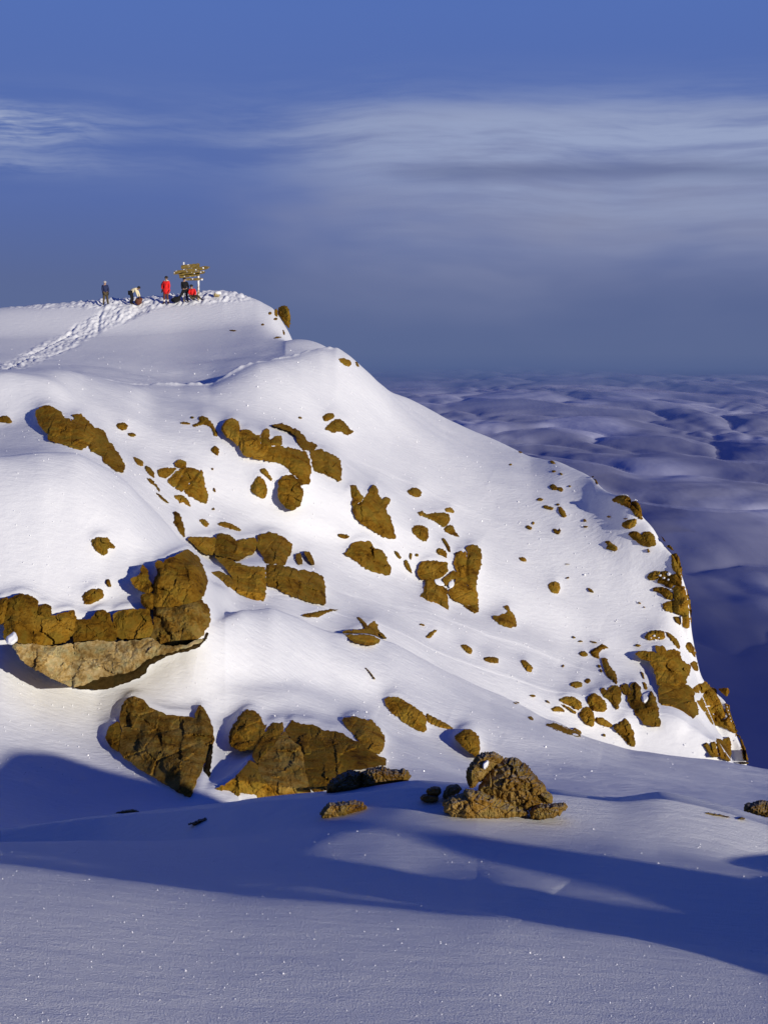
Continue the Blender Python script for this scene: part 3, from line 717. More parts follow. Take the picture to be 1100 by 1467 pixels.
 ('rock', 'oval brown rock under the skyline crag', 'Y1', [[(668,432),(690,415),(720,408),(750,405),(755,425),(740,450),(710,465),(685,461),(670,447)]], {}),
 ('rock', 'wide shield shaped rock with a notched top below the skyline crag', 'Y1', [[(700,487),(725,475),(765,478),(775,497),(790,480),(825,475),(850,495),(865,552),(820,568),(770,550),(725,515)]], {}),
 ('rock', 'small dark stone under the shield shaped rock', 'Y1', [[(808,578),(818,572),(827,592),(815,598)]], {}),
 ('rock', 'dark rock strip on the skyline right of the shield shaped rock', 'Y1', [[(915,557),(940,550),(966,588),(945,581)]], {}),
 ('rock', 'thin dark rock edge on the skyline above the right cliff', 'Y1', [[(888,500),(905,515),(917,537),(900,527)]], {}),
 ('rock_outcrop', 'upper right cliff of brown rock blocks on the skyline, peppered with snow', 'Y1', [
   [(950,607),(970,600),(990,625),(1005,690),(1006,758),(975,716),(951,680)],
   [(812,735),(825,715),(855,700),(883,705),(878,735),(850,750),(825,750)],
   [(887,705),(925,703),(935,725),(975,719),(1005,762),(1000,785),(960,780),(940,795),(900,772),(867,765),(882,735)],
   [(845,797),(880,790),(918,797),(952,822),(957,862),(920,856),(885,821),(848,809)],
   [(957,787),(1000,787),(1027,790),(1050,860),(1057,930),(1057,1000),(1042,1022),(1010,1010),(1003,955),(965,930),(950,932),(905,915),(897,887),(930,875),(962,865),(958,820)],
   [(960,957),(990,960),(1000,1002),(975,987)]],
   {'th': .9, 'snow': [E(905,738,8,6), E(931,748,7,6), E(940,803,7,5), E(884,724,8,7), [(998,955),(1007,955),(1009,990),(1001,998)], [(918,712),(936,706),(945,722),(930,730)]]}),
 # ---- lower right cliffs
 ('rock_outcrop', 'oval snow flecked rock above the great brown pillar at the lower right', 'Y2', [
   [(490,182),(510,157),(535,150),(550,147),(585,154),(592,180),(580,192),(545,190),(515,196)]], {'snow': [E(538,174,7,6), E(560,184,6,4), E(522,185,5,4)]}),
 ('rock', 'curved thin rib of rock arching over the great brown pillar', 'Y2', [[(590,153),(615,160),(650,190),(668,225),(660,245),(640,220),(615,190)]], {}),
 ('rock', 'small leaning rock on the skyline right of the great brown pillar', 'Y2', [[(692,225),(702,205),(722,210),(745,250),(742,285),(725,265),(700,245)]], {}),
 ('rock', 'small flat stone left above the great brown pillar', 'Y2', [[(440,222),(458,214),(476,222),(460,230)]], {}),
 ('rock_outcrop', 'great brown rock pillar with a fin to its left at the lower right', 'Y2', [
   [(445,260),(480,250),(535,255),(556,264),(542,298),(515,298),(470,285)],
   [(560,262),(540,227),(580,225),(600,250),(640,240),(665,260),(670,290),(690,305),(720,325),(710,365),(700,375),(698,408),(640,420),(557,418),(537,340),(518,302),(545,300)],
   [(559,423),(640,424),(699,412),(735,450),(735,500),(755,520),(755,560),(705,598),(620,598),(570,578),(562,500)],
   [(572,585),(620,602),(703,606),(690,640),(650,684),(620,672),(572,632)]], {'th': .8, 'under': [3]}),
 ('rock_outcrop', 'ragged brown cliff right of the great pillar, stepping down the skyline', 'Y2', [
   [(715,312),(735,300),(750,310),(755,347),(735,341)],
   [(730,432),(755,415),(790,400),(810,425),(840,440),(852,480),(880,540),(888,574),(868,588),(830,556),(772,546),(760,520),(740,500),(765,495),(790,450),(760,455),(735,450)],
   [(770,550),(830,562),(870,593),(905,578),(935,620),(950,672),(920,645),(880,625),(830,612),(790,582)],
   [(887,507),(905,515),(912,560),(930,610),(948,655),(934,616),(905,574),(890,550)],
   [(952,662),(975,700),(1002,790),(977,782),(965,700)]], {'th': .8, 'snow': [E(800,522,13,5)]}),
 ('rock', 'rounded knob of rock jutting from the skyline under a snow lip', 'Y2', [[(850,436),(885,430),(905,432),(909,455),(895,476),(870,456)]], {}),
 ('rock_outcrop', 'row of upright rock teeth at the bottom of the right skyline', 'Y2', [
   [(778,711),(800,702),(820,740),(835,777),(810,756)], [(815,701),(838,698),(853,770),(837,770),(823,740)],
   [(843,681),(873,688),(880,735),(880,783),(860,770),(850,720)], [(876,688),(910,675),(916,740),(912,792),(884,785),(884,735)]], {'th': .9}),
 ('rock', 'low brown rock strip at the very foot of the right skyline', 'Y2', [[(945,799),(1000,795),(1006,806),(960,807)]], {}),
 ('rock', 'branching dark rock at the top of the long rib left of the great pillar', 'Y2', [[(223,252),(245,236),(265,225),(288,214),(318,238),(300,236),(275,247),(262,270),(275,288),(250,285),(227,270)]], {}),
 ('rock', 'curving brown rock below the branching rock on the long rib', 'Y2', [[(275,287),(305,280),(315,320),(345,350),(357,385),(354,417),(330,395),(300,370),(288,330)]], {}),
 ('rock', 'squat brown stone left of the branching rock', 'Y2', [[(168,257),(182,250),(200,250),(216,270),(195,279),(173,272)]], {}),
 ('rock', 'tiny stone above the squat stone left of the branching rock', 'Y2', [E(175,202,12,5)], {}),
 ('rock', 'tiny dark sliver above left of the squat stone', 'Y2', [E(143,182,9,5,30)], {}),
 ('rock', 'faint dark streak of rock above the branching rock', 'Y2', [E(240,205,22,4,15)], {'th': .5}),
 ('rock', 'small chip left of the curving rock on the long rib, upper one', 'Y2', [E(268,324,10,8,30)], {}),
 ('rock', 'small chip left of the curving rock on the long rib, lower one', 'Y2', [E(276,347,6,9,-20)], {}),
 ('rock', 'brick shaped brown stone on bright snow at the lower right', 'Y2', [[(124,406),(150,398),(182,402),(186,425),(160,433),(128,424)]], {'th': 1.0}),
 ('rock', 'small round stone right of the brick shaped stone', 'Y2', [[(195,392),(215,382),(228,395),(216,409),(198,407)]], {}),
 ('rock', 'upright wedge shaped rock at the foot of the long rib', 'Y2', [[(268,436),(290,427),(305,448),(322,425),(345,415),(375,430),(378,480),(357,551),(322,500),(290,477)]], {}),
 ('rock', 'large egg shaped rock left of the upright wedge', 'Y2', [[(205,482),(230,458),(255,460),(300,495),(308,535),(290,548),(270,550),(235,545),(212,510)]], {'th': 1.0}),
 ('rock', 'low humped rock at the left end of the lower right rock band', 'Y2', [[(68,490),(95,474),(140,472),(180,500),(186,530),(162,544),(120,517),(80,502)]], {}),
 ('rock', 'chunky brown rock under the egg shaped rock', 'Y2', [[(165,562),(187,530),(215,522),(245,560),(245,620),(225,625),(190,602)]], {}),
 ('rock', 'thin rock ribbon linking the humped rock to the chunky rock', 'Y2', [[(72,508),(110,520),(158,550),(150,562),(110,535)]], {}),
 ('rock', 'small oval stone under the low humped rock', 'Y2', [[(30,532),(60,520),(85,528),(102,550),(70,548),(40,549)]], {}),
 ('rock', 'slim tapering rock right of the chunky brown rock', 'Y2', [[(248,577),(280,575),(310,595),(342,620),(320,628),(270,613),(252,601)]], {}),
 ('rock', 'tall fang shaped rock above the smooth crest at the lower right', 'Y2', [[(335,612),(370,602),(395,580),(415,600),(440,650),(448,722),(420,720),(385,680),(345,640)]], {}),
 ('rock', 'long low rock with a snow fleck on the smooth crest, lowest of the rock band', 'Y2', [[(5,612),(50,605),(100,622),(130,640),(150,628),(178,650),(172,671),(130,661),(80,646),(30,627)]], {'snow': [E(150,661,15,5,15)]}),
 ('rock_outcrop', 'brown rock curtain sweeping down left of the great pillar', 'Y2', [
   [(372,422),(400,410),(428,448),(413,468),(390,460)],
   [(422,412),(450,402),(470,430),(475,490),(500,512),(520,442),(545,480),(560,540),(568,620),(540,622),(480,602),(440,550),(402,482),(432,450)]], {'th': .8, 'snow': [[(475,470),(495,455),(518,450),(512,490),(490,508),(477,495)]]}),
 ('rock', 'thin crooked strip above the brown rock curtain, upper one', 'Y2', [[(470,350),(485,355),(492,390),(482,382)]], {}),
 ('rock', 'thin crooked strip above the brown rock curtain, lower one', 'Y2', [[(480,402),(497,405),(508,438),(490,442)]], {}),
 ('rock', 'tiny dark fleck left of the tall fang shaped rock', 'Y2', [E(293,664,7,10,-35)], {}),
 # ---- near right
 ('rock', 'frosted rock cut by the right edge of the photo on the near crest', 'Y7', [[(930,372),(950,325),(1000,315),(1050,300),(1100,312),(1150,322),(1160,424),(1100,420),(1040,408),(980,392)]], {'th': 1.0, 'mat': 'frost', 'fine': 1, 'near': 1}),
 ('rock', 'thin frosted rock crust on the near snow hump at the right', 'Y7', [[(665,390),(700,379),(740,390),(800,400),(862,420),(800,414),(730,407),(690,403)]], {'mat': 'frost', 'fine': 1, 'near': 1}),
 ('rock', 'small frosted crust right of the thin crust on the near snow hump', 'Y7', [[(890,427),(920,415),(950,420),(940,432),(900,432)]], {'mat': 'frost', 'fine': 1, 'near': 1}),
]
rng = random.Random(7)
def to_px(view, pl):
    x0, y0, s = ZR[view]
    if pl[0] == 'e':
        _, cx, cy, rx, ry, a = pl
        a = R(a); r = []
        n = 9
        for i in range(n):
            t_ = 2 * math.pi * i / n
            k = rng.uniform(.82, 1.15)
            ex, ey = rx * math.cos(t_) * k, ry * math.sin(t_) * k
            r.append((cx + ex * math.cos(a) - ey * math.sin(a), cy + ex * math.sin(a) + ey * math.cos(a)))
        pl = r
    return np.array([(x0 + x / s, y0 + y / s) for x, y in pl])

def inside(px, py, poly):
    r = np.zeros(px.shape, bool)
    n = len(poly)
    j = n - 1
    for i in range(n):
        xi, yi = poly[i]; xj, yj = poly[j]
        c = ((yi > py) != (yj > py)) & (px < (xj - xi) * (py - yi) / (yj - yi + 1e-12) + xi)
        r ^= c
        j = i
    return r

def edge_dist(px, py, poly):
    d = np.full(px.shape, 1e9)
    n = len(poly)
    for i in range(n):
        ax, ay = poly[i]; bx, by = poly[(i + 1) % n]
        vx, vy = bx - ax, by - ay
        t_ = np.clip(((px - ax) * vx + (py - ay) * vy) / (vx * vx + vy * vy + 1e-12), 0, 1)
        d = np.minimum(d, np.hypot(px - ax - t_ * vx, py - ay - t_ * vy))
    return d

ROCKS = []
for nm, lab, view, polys, opt in RK:
    ROCKS.append((nm, lab, [to_px(view, p) for p in polys], opt, [to_px(view, p) for p in opt.get('snow', [])]))

# rocks seen as a mask over the view: the snow swells where it drapes over them
MW, MH = 1180, 1467
rmask = np.zeros((MH, MW))
for nm, lab, polys, opt, sn in ROCKS:
    if opt.get('near'):
        continue
    for p in polys:
        x0, x1 = int(p[:, 0].min()) + 40, int(p[:, 0].max()) + 42; y0, y1 = int(p[:, 1].min()), int(p[:, 1].max()) + 2
        x0, x1 = max(0, x0), min(MW, x1)
        gx, gy = np.meshgrid(np.arange(x0, x1) - 40.0, np.arange(y0, y1, dtype=float))
        rmask[y0:y1, x0:x1] = np.maximum(rmask[y0:y1, x0:x1], inside(gx, gy, p))
sw = gsmooth(gsmooth(rmask, 9, 0), 12, 1)
sw_up = np.zeros_like(sw); sw_up[:-8] = sw[8:]      # thicker on the uphill side
sw2 = gsmooth(gsmooth(rmask, 4, 0), 4, 1)

def sample(img, u, y):
    x = np.clip(u + 40, 0, MW - 1.01); y = np.clip(y, 0, MH - 1.01)
    ix, iy = x.astype(int), y.astype(int)
    fx, fy = x - ix, y - iy
    return (img[iy, ix] * (1 - fx) * (1 - fy) + img[iy, ix + 1] * fx * (1 - fy) + img[iy + 1, ix] * (1 - fx) * fy + img[iy + 1, ix + 1] * fx * fy)

yy, env, vis = env_map(GY, GZ)
UU = np.broadcast_to(U[None, :], GY.shape)
w_ = vis & (UU > -38) & (UU < 1138) & (GY > 40) & (GY < 125)
swell = sample(sw_up, UU, yy) * .24 + sample(sw2, UU, yy) * .08
GZ = GZ + np.where(w_, swell, 0)

# trodden snow: the trail to the summit and the crowd's footprints
tm = np.zeros((MH, MW)); tr = np.zeros((MH, MW))
TRAIL = [(-10, 532, 5), (20, 524, 9), (60, 505, 11), (100, 487, 12), (140, 462, 13), (170, 450, 13), (200, 438, 12), (235, 431, 8), (290, 430, 5)]
gx, gy = np.meshgrid(np.arange(MW) - 40.0, np.arange(380.0, 560.0))
d_ = np.zeros(gx.shape)
for (ax, ay, wa), (bx, by, wb) in zip(TRAIL, TRAIL[1:]):
    vx, vy = bx - ax, by - ay
    t_ = np.clip(((gx - ax) * vx + (gy - ay) * vy) / (vx * vx + vy * vy), 0, 1)
    dd = np.hypot(gx - ax - t_ * vx, gy - ay - t_ * vy) / (wa + (wb - wa) * t_)
    d_ = np.maximum(d_, np.clip(1.25 - dd, 0, 1) * 1.6)
tm[380:560] = np.clip(d_, 0, 1)
blob = lambda cx, cy, rx, ry: np.exp(-(((gx - cx) / rx)**2 + ((gy - cy) / ry)**2)**2)
tr[380:560] = np.clip(blob(235, 427, 115, 10) + blob(150, 436, 60, 7) * .9 + blob(310, 424, 60, 8) + blob(60, 438, 60, 4) * .7, 0, 1)
yy, env, vis = env_map(GY, GZ)
w_ = vis & (UU > -38) & (UU < 1138) & (GY > 85) & (GY < 118)
amt = np.where(w_, np.clip(sample(tm, UU, yy) + sample(tr, UU, yy), 0, 1), 0)
lump = np.abs(fbm(GX / .7, GY / 1.3, 31, 3, .6))
GZ = GZ + amt * (.17 * lump - .05 + .04 * vnoise(GX / .34, GY / .7, 77))
ruts = np.where(w_, sample(tm, UU, yy), 0)
GZ = GZ - ruts * .16 * np.clip(1 - np.abs(vnoise(GX / 1.6 + 3, GY / 9, 5)) * 6, 0, 1)
# broken lip of the cornice
yy, env, vis = env_map(GY, GZ)
lipd = (GY - kr[19][None, :])
lip = np.exp(-(lipd / .35)**2) * np.clip((UU - 120) / 60, 0, 1) * np.clip((500 - UU) / 30, 0, 1)
GZ = GZ + lip * (.10 + .10 * fbm(GX / .9, GX * 0 + 3.3, 9, 3, .6))

V = np.stack([GX, GY, GZ], -1).reshape(-1, 3)
idx = np.arange(NR * NC).reshape(NR, NC)
FQ = np.stack([idx[:-1, :-1], idx[:-1, 1:], idx[1:, 1:], idx[1:, :-1]], -1).reshape(-1, 4)
terrain = mesh_np('snow_terrain', V, FQ, M_SNOW, None, True, origin=np.zeros(3))
tag(terrain, kind='structure')
at = terrain.data.attributes.new('near', 'FLOAT', 'POINT')
at.data.foreach_set('value', np.clip((30 - GY) / 8, 0.12, 1).astype(np.float32).ravel())

# seen distance for every photo pixel
yy, env, vis = env_map(GY, GZ)
DM = np.zeros((MH, len(u_in)))
j0 = len(u_l)
for j in range(len(u_in)):
    e = yy[:, j0 + j]; r_ = GY[:, j0 + j]
    m = np.concatenate([[True], e[1:] < np.minimum.accumulate(e)[:-1] - 1e-6])
    ev, rv = e[m], r_[m]
    DM[:, j] = np.interp(np.arange(MH), ev[::-1], rv[::-1])
YTOP = env[-30, j0:j0 + len(u_in)]
def depth(px, py):
    x = np.clip((np.asarray(px, float) - u_in[0]) / 1.45, 0, len(u_in) - 1.01); y = np.clip(np.asarray(py, float), 0, MH - 1.01)
    ix, iy = x.astype(int), y.astype(int); fx = x - ix; fy = y - iy
    return DM[iy, ix] * (1 - fx) * (1 - fy) + DM[iy, ix + 1] * fx * (1 - fy) + DM[iy + 1, ix] * (1 - fx) * fy + DM[iy + 1, ix + 1] * fx * fy
def pt(px, py, Y):
    return np.stack([(np.asarray(px) - CX) / F * Y, Y + 0 * np.asarray(px), -(np.asarray(py) - HY) / F * Y], -1)

# ------------------------------------------------------------------ rock builder
def chaikin(p, k=.22):
    q = np.roll(p, -1, axis=0)
    r = np.empty((len(p) * 2, 2)); r[0::2] = p * (1 - k) + q * k; r[1::2] = p * k + q * (1 - k)
    return r

def build_lump(name, poly, mat, parent, ref, seed, th=.8, push=0.0, fine=0, mode='', snow=False, tight=False, lift=0.0, label=None):
    rs = np.random.RandomState(seed)
    poly = chaikin(poly, .2 if not tight else .1)
    if tight:      # blocks of one outcrop touch
        nx_ = np.roll(poly, -1, 0) - np.roll(poly, 1, 0); nx_ = np.stack([nx_[:, 1], -nx_[:, 0]], -1); nx_ /= np.hypot(nx_[:, 0], nx_[:, 1])[:, None] + 1e-9
        ar = np.sum(poly[:, 0] * np.roll(poly[:, 1], -1) - np.roll(poly[:, 0], -1) * poly[:, 1])
        poly = poly + nx_ * ((.75 if not fine else 1.6) * (1 if ar > 0 else -1))
    w, hgt = np.ptp(poly[:, 0]), np.ptp(poly[:, 1])
    size = math.sqrt(max(w * hgt, 1))
    g = min(2.2, max(.75, size / 34)) if not fine else min(1.25, max(.5, size / 80))
    # outline, roughened
    pts = []
    n = len(poly)
    for i in range(n):
        a, b = poly[i], poly[(i + 1) % n]
        L = np.hypot(*(b - a)); k = max(1, int(round(L / g)))
        for q in range(k):
            pts.append(a + (b - a) * q / k)
    B = np.array(pts)
    amp = 0.3 if snow else min(1.6, .022 * size + .35) * (1.1 if fine else 1)
    nl = size * .07 + 1.6
    nx = fbm(B[:, 0] / nl, B[:, 1] / nl, seed, 3, .7); ny = fbm(B[:, 0] / nl + 40, B[:, 1] / nl, seed + 5, 3, .7)
    B = B + np.stack([nx, ny], -1) * amp
    x0, y0 = B.min(0); x1, y1 = B.max(0)
    gx, gy = np.meshgrid(np.arange(x0, x1, g), np.arange(y0, y1, g * .87))
    gx = gx + (np.arange(gx.shape[0])[:, None] % 2) * g / 2
    gx = gx.ravel() + rs.uniform(-.3, .3, gx.size) * g; gy = gy.ravel() + rs.uniform(-.3, .3, gy.size) * g
    ins = inside(gx, gy, B); gx, gy = gx[ins], gy[ins]
    dd = edge_dist(gx, gy, B) if len(gx) else np.zeros(0)
    k = dd > g * .45
    gx, gy = gx[k], gy[k]
    nb = len(B)
    allp = np.concatenate([B, np.stack([gx, gy], -1)])
    vv, ee, ff, ov, oe, of = geometry.delaunay_2d_cdt([Vector(p) for p in allp], [(i, (i + 1) % nb) for i in range(nb)], [], 1, 1e-5)
    P2 = np.array([tuple(v) for v in vv])
    T = np.array([f for f in ff if len(f) == 3], dtype=int)
    if len(T) == 0:
        return None
    cen = P2[T].mean(1)
    T = T[inside(cen[:, 0], cen[:, 1], B)]
    if len(T) == 0:
        return None
    # orientation: photo y is down, so keep faces turned to the viewer
    a, b, c = P2[T[:, 0]], P2[T[:, 1]], P2[T[:, 2]]
    cr = (b[:, 0] - a[:, 0]) * (c[:, 1] - a[:, 1]) - (b[:, 1] - a[:, 1]) * (c[:, 0] - a[:, 0])
    T[cr > 0] = T[cr > 0][:, ::-1]
    X, Y = P2[:, 0], P2[:, 1]
    d = edge_dist(X, Y, B)
    inr = max(d.max(), .6)
    mpp = ref['D'] / F          # metres per photo pixel there
    cx, cy = X.mean(), Y.mean()
    dome = np.sqrt(np.clip(1 - (1 - np.clip(d / (.75 * inr), 0, 1))**2, 0, 1))
    hmax = th * inr
    if snow:
        hh = dome * hmax * .45
    else:
        K = int(min(16, 5 + size / 9))
        hp = np.full(len(X), 1e9)
        for q in range(K):
            i = rs.randint(len(X))
            ox, oy = (X[i] - cx), (Y[i] - cy)
            nr = math.hypot(ox, oy) + 1e-6
            s_ = rs.uniform(.0, .7) * min(1, nr / (inr + 1e-6))
            gx_ = -ox / nr * s_ + rs.normal(0, .30); gy_ = -oy / nr * s_ + rs.normal(0, .30)
            hp = np.minimum(hp, hmax * rs.uniform(.75, 1.25) * (.7 + .3 * dome[i]) + gx_ * (X - X[i]) + gy_ * (Y - Y[i]))
        hp = np.clip(hp, hmax * .05, None)
        ramp_ = np.clip(d / (.16 * inr + .5), 0, 1)**.8
        hh = np.minimum(hp, hmax * 1.1) * ramp_
        s1 = size * .16 + 1.5
        rid = 1 - np.abs(fbm(X / s1, Y / s1, seed + 3, 3, .55)) * 2
        hh += (hmax * .12 if fine else .05 * inr) * rid * ramp_
        hh += (.26 + .005 * size) * fbm(X / 3.2, Y / 3.2, seed + 9, 3, .6) * np.clip(d / 2, 0, 1) * (1.3 if fine else 1)
        if size > 12 and not fine:     # broken planes
            nc = int(4 + size / 9)
            ci = rs.randint(len(X), size=nc)
            wx2 = X + 1.2 * fbm(X / 6, Y / 6, seed + 2, 2); wy2 = Y + 1.2 * fbm(X / 6 + 9, Y / 6, seed + 2, 2)
            ds = np.stack([np.hypot(wx2 - X[i], (wy2 - Y[i]) * .8) for i in ci]); o1 = ds.argmin(0)
            off = rs.uniform(-.12, .12, nc); tx = rs.normal(0, .30, nc); ty = rs.normal(0, .30, nc)
            hh += (off[o1] * inr + tx[o1] * (X - X[ci][o1]) + ty[o1] * (Y - Y[ci][o1])) * np.clip(d / 3, 0, 1) * .8
            hh = np.maximum(hh, .02 * inr)
        # joints: cracks where blocks meet
        if size > 22:
            nc = int(3 + size / 22)
            ci = rs.randint(len(X), size=nc)
            dist = np.sort(np.stack([np.hypot((X - X[i]) * 1.0 + 1.5 * fbm(X / 8, Y / 8, seed + i % 7, 2), (Y - Y[i]) * 1.3) for i in ci]), axis=0)
            gap = dist[1] - dist[0]
            hh -= np.exp(-(gap / (1.3 + .008 * size))**2) * (.06 * inr + .6) * np.clip(d / 3, 0, 1)
        if fine:   # craggy facets
            nc = int(8 + size / 5)
            ci = rs.randint(len(X), size=nc)
            ds = np.stack([np.hypot(X - X[i], Y - Y[i]) for i in ci]); o_ = np.argsort(ds, axis=0)
            st = rs.uniform(-.17, .17, nc)[o_[0]]
            g12 = np.take_along_axis(ds, o_[1:2], 0)[0] - np.take_along_axis(ds, o_[:1], 0)[0]
            hh += hmax * st * np.clip(d / 4, 0, 1) - np.exp(-(g12 / 1.1)**2) * hmax * .12 * np.clip(d / 3, 0, 1)
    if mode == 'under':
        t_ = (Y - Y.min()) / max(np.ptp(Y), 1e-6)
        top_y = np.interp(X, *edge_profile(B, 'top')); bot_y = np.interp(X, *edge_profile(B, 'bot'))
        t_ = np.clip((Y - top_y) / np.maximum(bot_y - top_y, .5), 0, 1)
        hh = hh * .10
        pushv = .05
    elif mode == 'left':
        t_ = (X - X.min()) / max(np.ptp(X), 1e-6)
        hh = hh * .2
        pushv = push + (t_ - .6) * w * 1.5 * mpp
    else:
        pushv = push
    Dl = ref['a'] + ref['b'] * X + ref['c'] * Y            # smooth plane through the ground there
    base = ref['a'] + ref['b'] * X + ref['c'] * ref['ymax']
    Dr = base + (Dl - base) * ref['lean']
    if ref.get('stand') is None:
        Dt = depth(X, Y)
    else:
        Dt = ref['stand'] + (ref['ymax'] - Y) * mpp * .55
        Dr = Dt
    edge_k = np.clip(d / (.5 * inr), 0, 1)
    if ref.get('stand') is None:
        Dt = np.maximum(Dt, ref['med'] - (1.2 + size * mpp * .8))
    front = np.minimum(Dt - .03 - .10 * edge_k, Dt + np.clip(Dr - Dt, -2.0, 0) * (.35 if not ref['sky'] else 0))
    front = front - pushv - lift - hh * mpp
    back = np.maximum(front + .15 * inr * mpp + .05, np.maximum(Dr, np.minimum(Dt, Dr + 4)) + .25 * inr * mpp)
    if snow:
        back = front + .12 * inr * mpp + .10
    Vf = pt(X, Y, front); Vb = pt(X, Y, back)
    nV = len(X)
    # outline loop from triangle edges
    ed = {}
    for t in T:
        for i in range(3):
            e = (int(t[i]), int(t[(i + 1) % 3])); ed[e] = 1
    side = [(e[1], e[0], e[0] + nV, e[1] + nV) for e in ed if (e[1], e[0]) not in ed]
    faces = [tuple(int(q) for q in t) for t in T] + [tuple(int(q) + nV for q in t[::-1]) for t in T] + side
    o = mesh_np(name, np.concatenate([Vf, Vb]), faces, mat, parent, snow)
    if label:
        tag(o, label)
    return o

def edge_profile(B, which):
    xs = np.linspace(B[:, 0].min(), B[:, 0].max(), 60); ys = []
    n = len(B)
    for x in xs:
        c = []
        for i in range(n):
            a, b = B[i], B[(i + 1) % n]
            if (a[0] - x) * (b[0] - x) <= 0 and a[0] != b[0]:
                c.append(a[1] + (b[1] - a[1]) * (x - a[0]) / (b[0] - a[0]))
        if not c: c = [B[:, 1].mean()]
        ys.append(min(c) if which == 'top' else max(c))
    return xs, np.array(ys)

MATS = {'damp': M_SHADE_DARK, 'rock': M_ROCK, 'pale': M_PALE, 'frost': M_FROST, 'mix': M_MIX}  # first entry: rock with the shade of hollow and cleft put into its colour
def plane_ref(polys, lean):
    P = np.concatenate(polys)
    x0, y0 = P.min(0); x1, y1 = P.max(0)
    n = 14
    gx, gy = np.meshgrid(np.linspace(x0, x1, n), np.linspace(y0, y1, n)); gx, gy = gx.ravel(), gy.ravel()
    k = np.zeros(len(gx), bool)
    for p in polys:
        k |= inside(gx, gy, p)
    if k.sum() < 5: k[:] = True
    yt = np.interp(gx, u_in, YTOP)
    sky = bool((gy[k] < yt[k] - .5).any())
    if sky:
        kk = k & (gy > yt + 1)
        if kk.sum() >= 4: k = kk
    gx, gy = gx[k], gy[k]
    D = depth(gx, gy)
    if len(gx) >= 8 and (x1 - x0) > 12 and not sky:
        A = np.stack([np.ones(len(gx)), gx, gy], -1)
        (a, b, c), *_ = np.linalg.lstsq(A, D, rcond=None)
    else:
        a, b, c = float(np.median(D)), 0.0, 0.0
    b = float(np.clip(b, -.06, .06)); c = float(np.clip(c, -.25, 0.0))
    a = float(np.mean(D - b * gx - c * gy))
    return {'med': float(np.median(D)), 'a': a, 'b': b, 'c': c, 'ymax': y1, 'lean': lean, 'sky': sky, 'D': float(np.mean(D)), 'x0': x0, 'x1': x1, 'y0': y0}

seed = 100
for nm, lab, polys, opt, snp in ROCKS:
    ref = plane_ref(polys, opt.get('lean', .9))
    if opt.get('near'):
        P = np.concatenate(polys); q = P[P[:, 1].argmax()]
        ref['stand'] = float(min(depth(q[0], q[1] - 1.5), 22.0)); ref['D'] = ref['stand']
    th = opt.get('th', .8) * (.85 if opt.get('near') else .42); push = opt.get('push', 0.0)
    if opt.get('near'): push = max(push, .03)
    cat = {'rock': 'rock', 'boulder': 'boulder', 'rock_outcrop': 'rock outcrop'}[nm]
    near = opt.get('near')
    grp = 'frosted rocks on the near snow crest' if near else 'brown rocks poking through the snow slopes'
    base_mat = MATS[opt.get('mat', 'rock')]
    multi = len(polys) > 1 or snp
    if multi:
        P = np.concatenate(polys)
        px, py = P[:, 0].mean(), P[:, 1].max()
        root = empty(nm, tuple(float(v) for v in pt(px, py, ref['a'] + ref['b'] * px + ref['c'] * py)))
        tag(root, lab, cat, grp)
        for i, p in enumerate(polys):
            seed += 13
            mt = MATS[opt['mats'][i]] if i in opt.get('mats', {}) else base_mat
            mode = 'under' if i in opt.get('under', []) else ('left' if i in opt.get('left', []) else '')
            build_lump('rock_block', p, mt, root, ref, seed, th, opt['lowpush'] if ('lowpush' in opt and i < 10) else push, opt.get('fine', 0), mode, tight=True,
                       label={'pale': 'pale cream coloured lower face of the ledge', 'damp': 'recessed rock with shade put into its dark colour', 'mix': 'mottled block with paler patches'}.get(opt.get('mats', {}).get(i)))
        for p in snp:
            seed += 13
            # how far the block stands out behind this patch
            inr = 0
            for q in polys:
                c_ = p.mean(0)
                if inside(np.array([c_[0]]), np.array([c_[1]]), q)[0]:
                    gx, gy = np.meshgrid(np.linspace(*q[:, 0][[0, 0]] * 0 + (q[:, 0].min(), q[:, 0].max()), 20), np.linspace(q[:, 1].min(), q[:, 1].max(), 20))
                    ii = inside(gx, gy, q)
                    inr = max(inr, (edge_dist(gx, gy, q) * ii).max())
            build_lump('snow_patch', p, M_CAP, root, ref, seed, .8, push, 0, '', True, lift=inr * th * .8 * ref['D'] / F + .05)
    else:
        seed += 13
        o = build_lump(nm, polys[0], base_mat, None, ref, seed, th, push, opt.get('fine', 0))
        if o is not None:
            tag(o, lab, cat, grp)
# ------------------------------------------------------------------ sea of cloud and the dark lowland far below
def far_sheet(name, r0, r1, nr, na, zf, mat, a0=-75, a1=75):
    rr = np.geomspace(r0, r1, nr); aa = np.radians(np.linspace(a0, a1, na))
    A, Rr = np.meshgrid(aa, rr)
    X, Y = np.sin(A) * Rr, np.cos(A) * Rr
    Z = zf(X, Y, Rr)
    V = np.stack([X, Y, Z], -1).reshape(-1, 3)
    idx = np.arange(nr * na).reshape(nr, na)
    Fq = np.stack([idx[:-1, :-1], idx[:-1, 1:], idx[1:, 1:], idx[1:, :-1]], -1).reshape(-1, 4)
    return mesh_np(name, V, Fq, mat, None, True, origin=np.zeros(3))

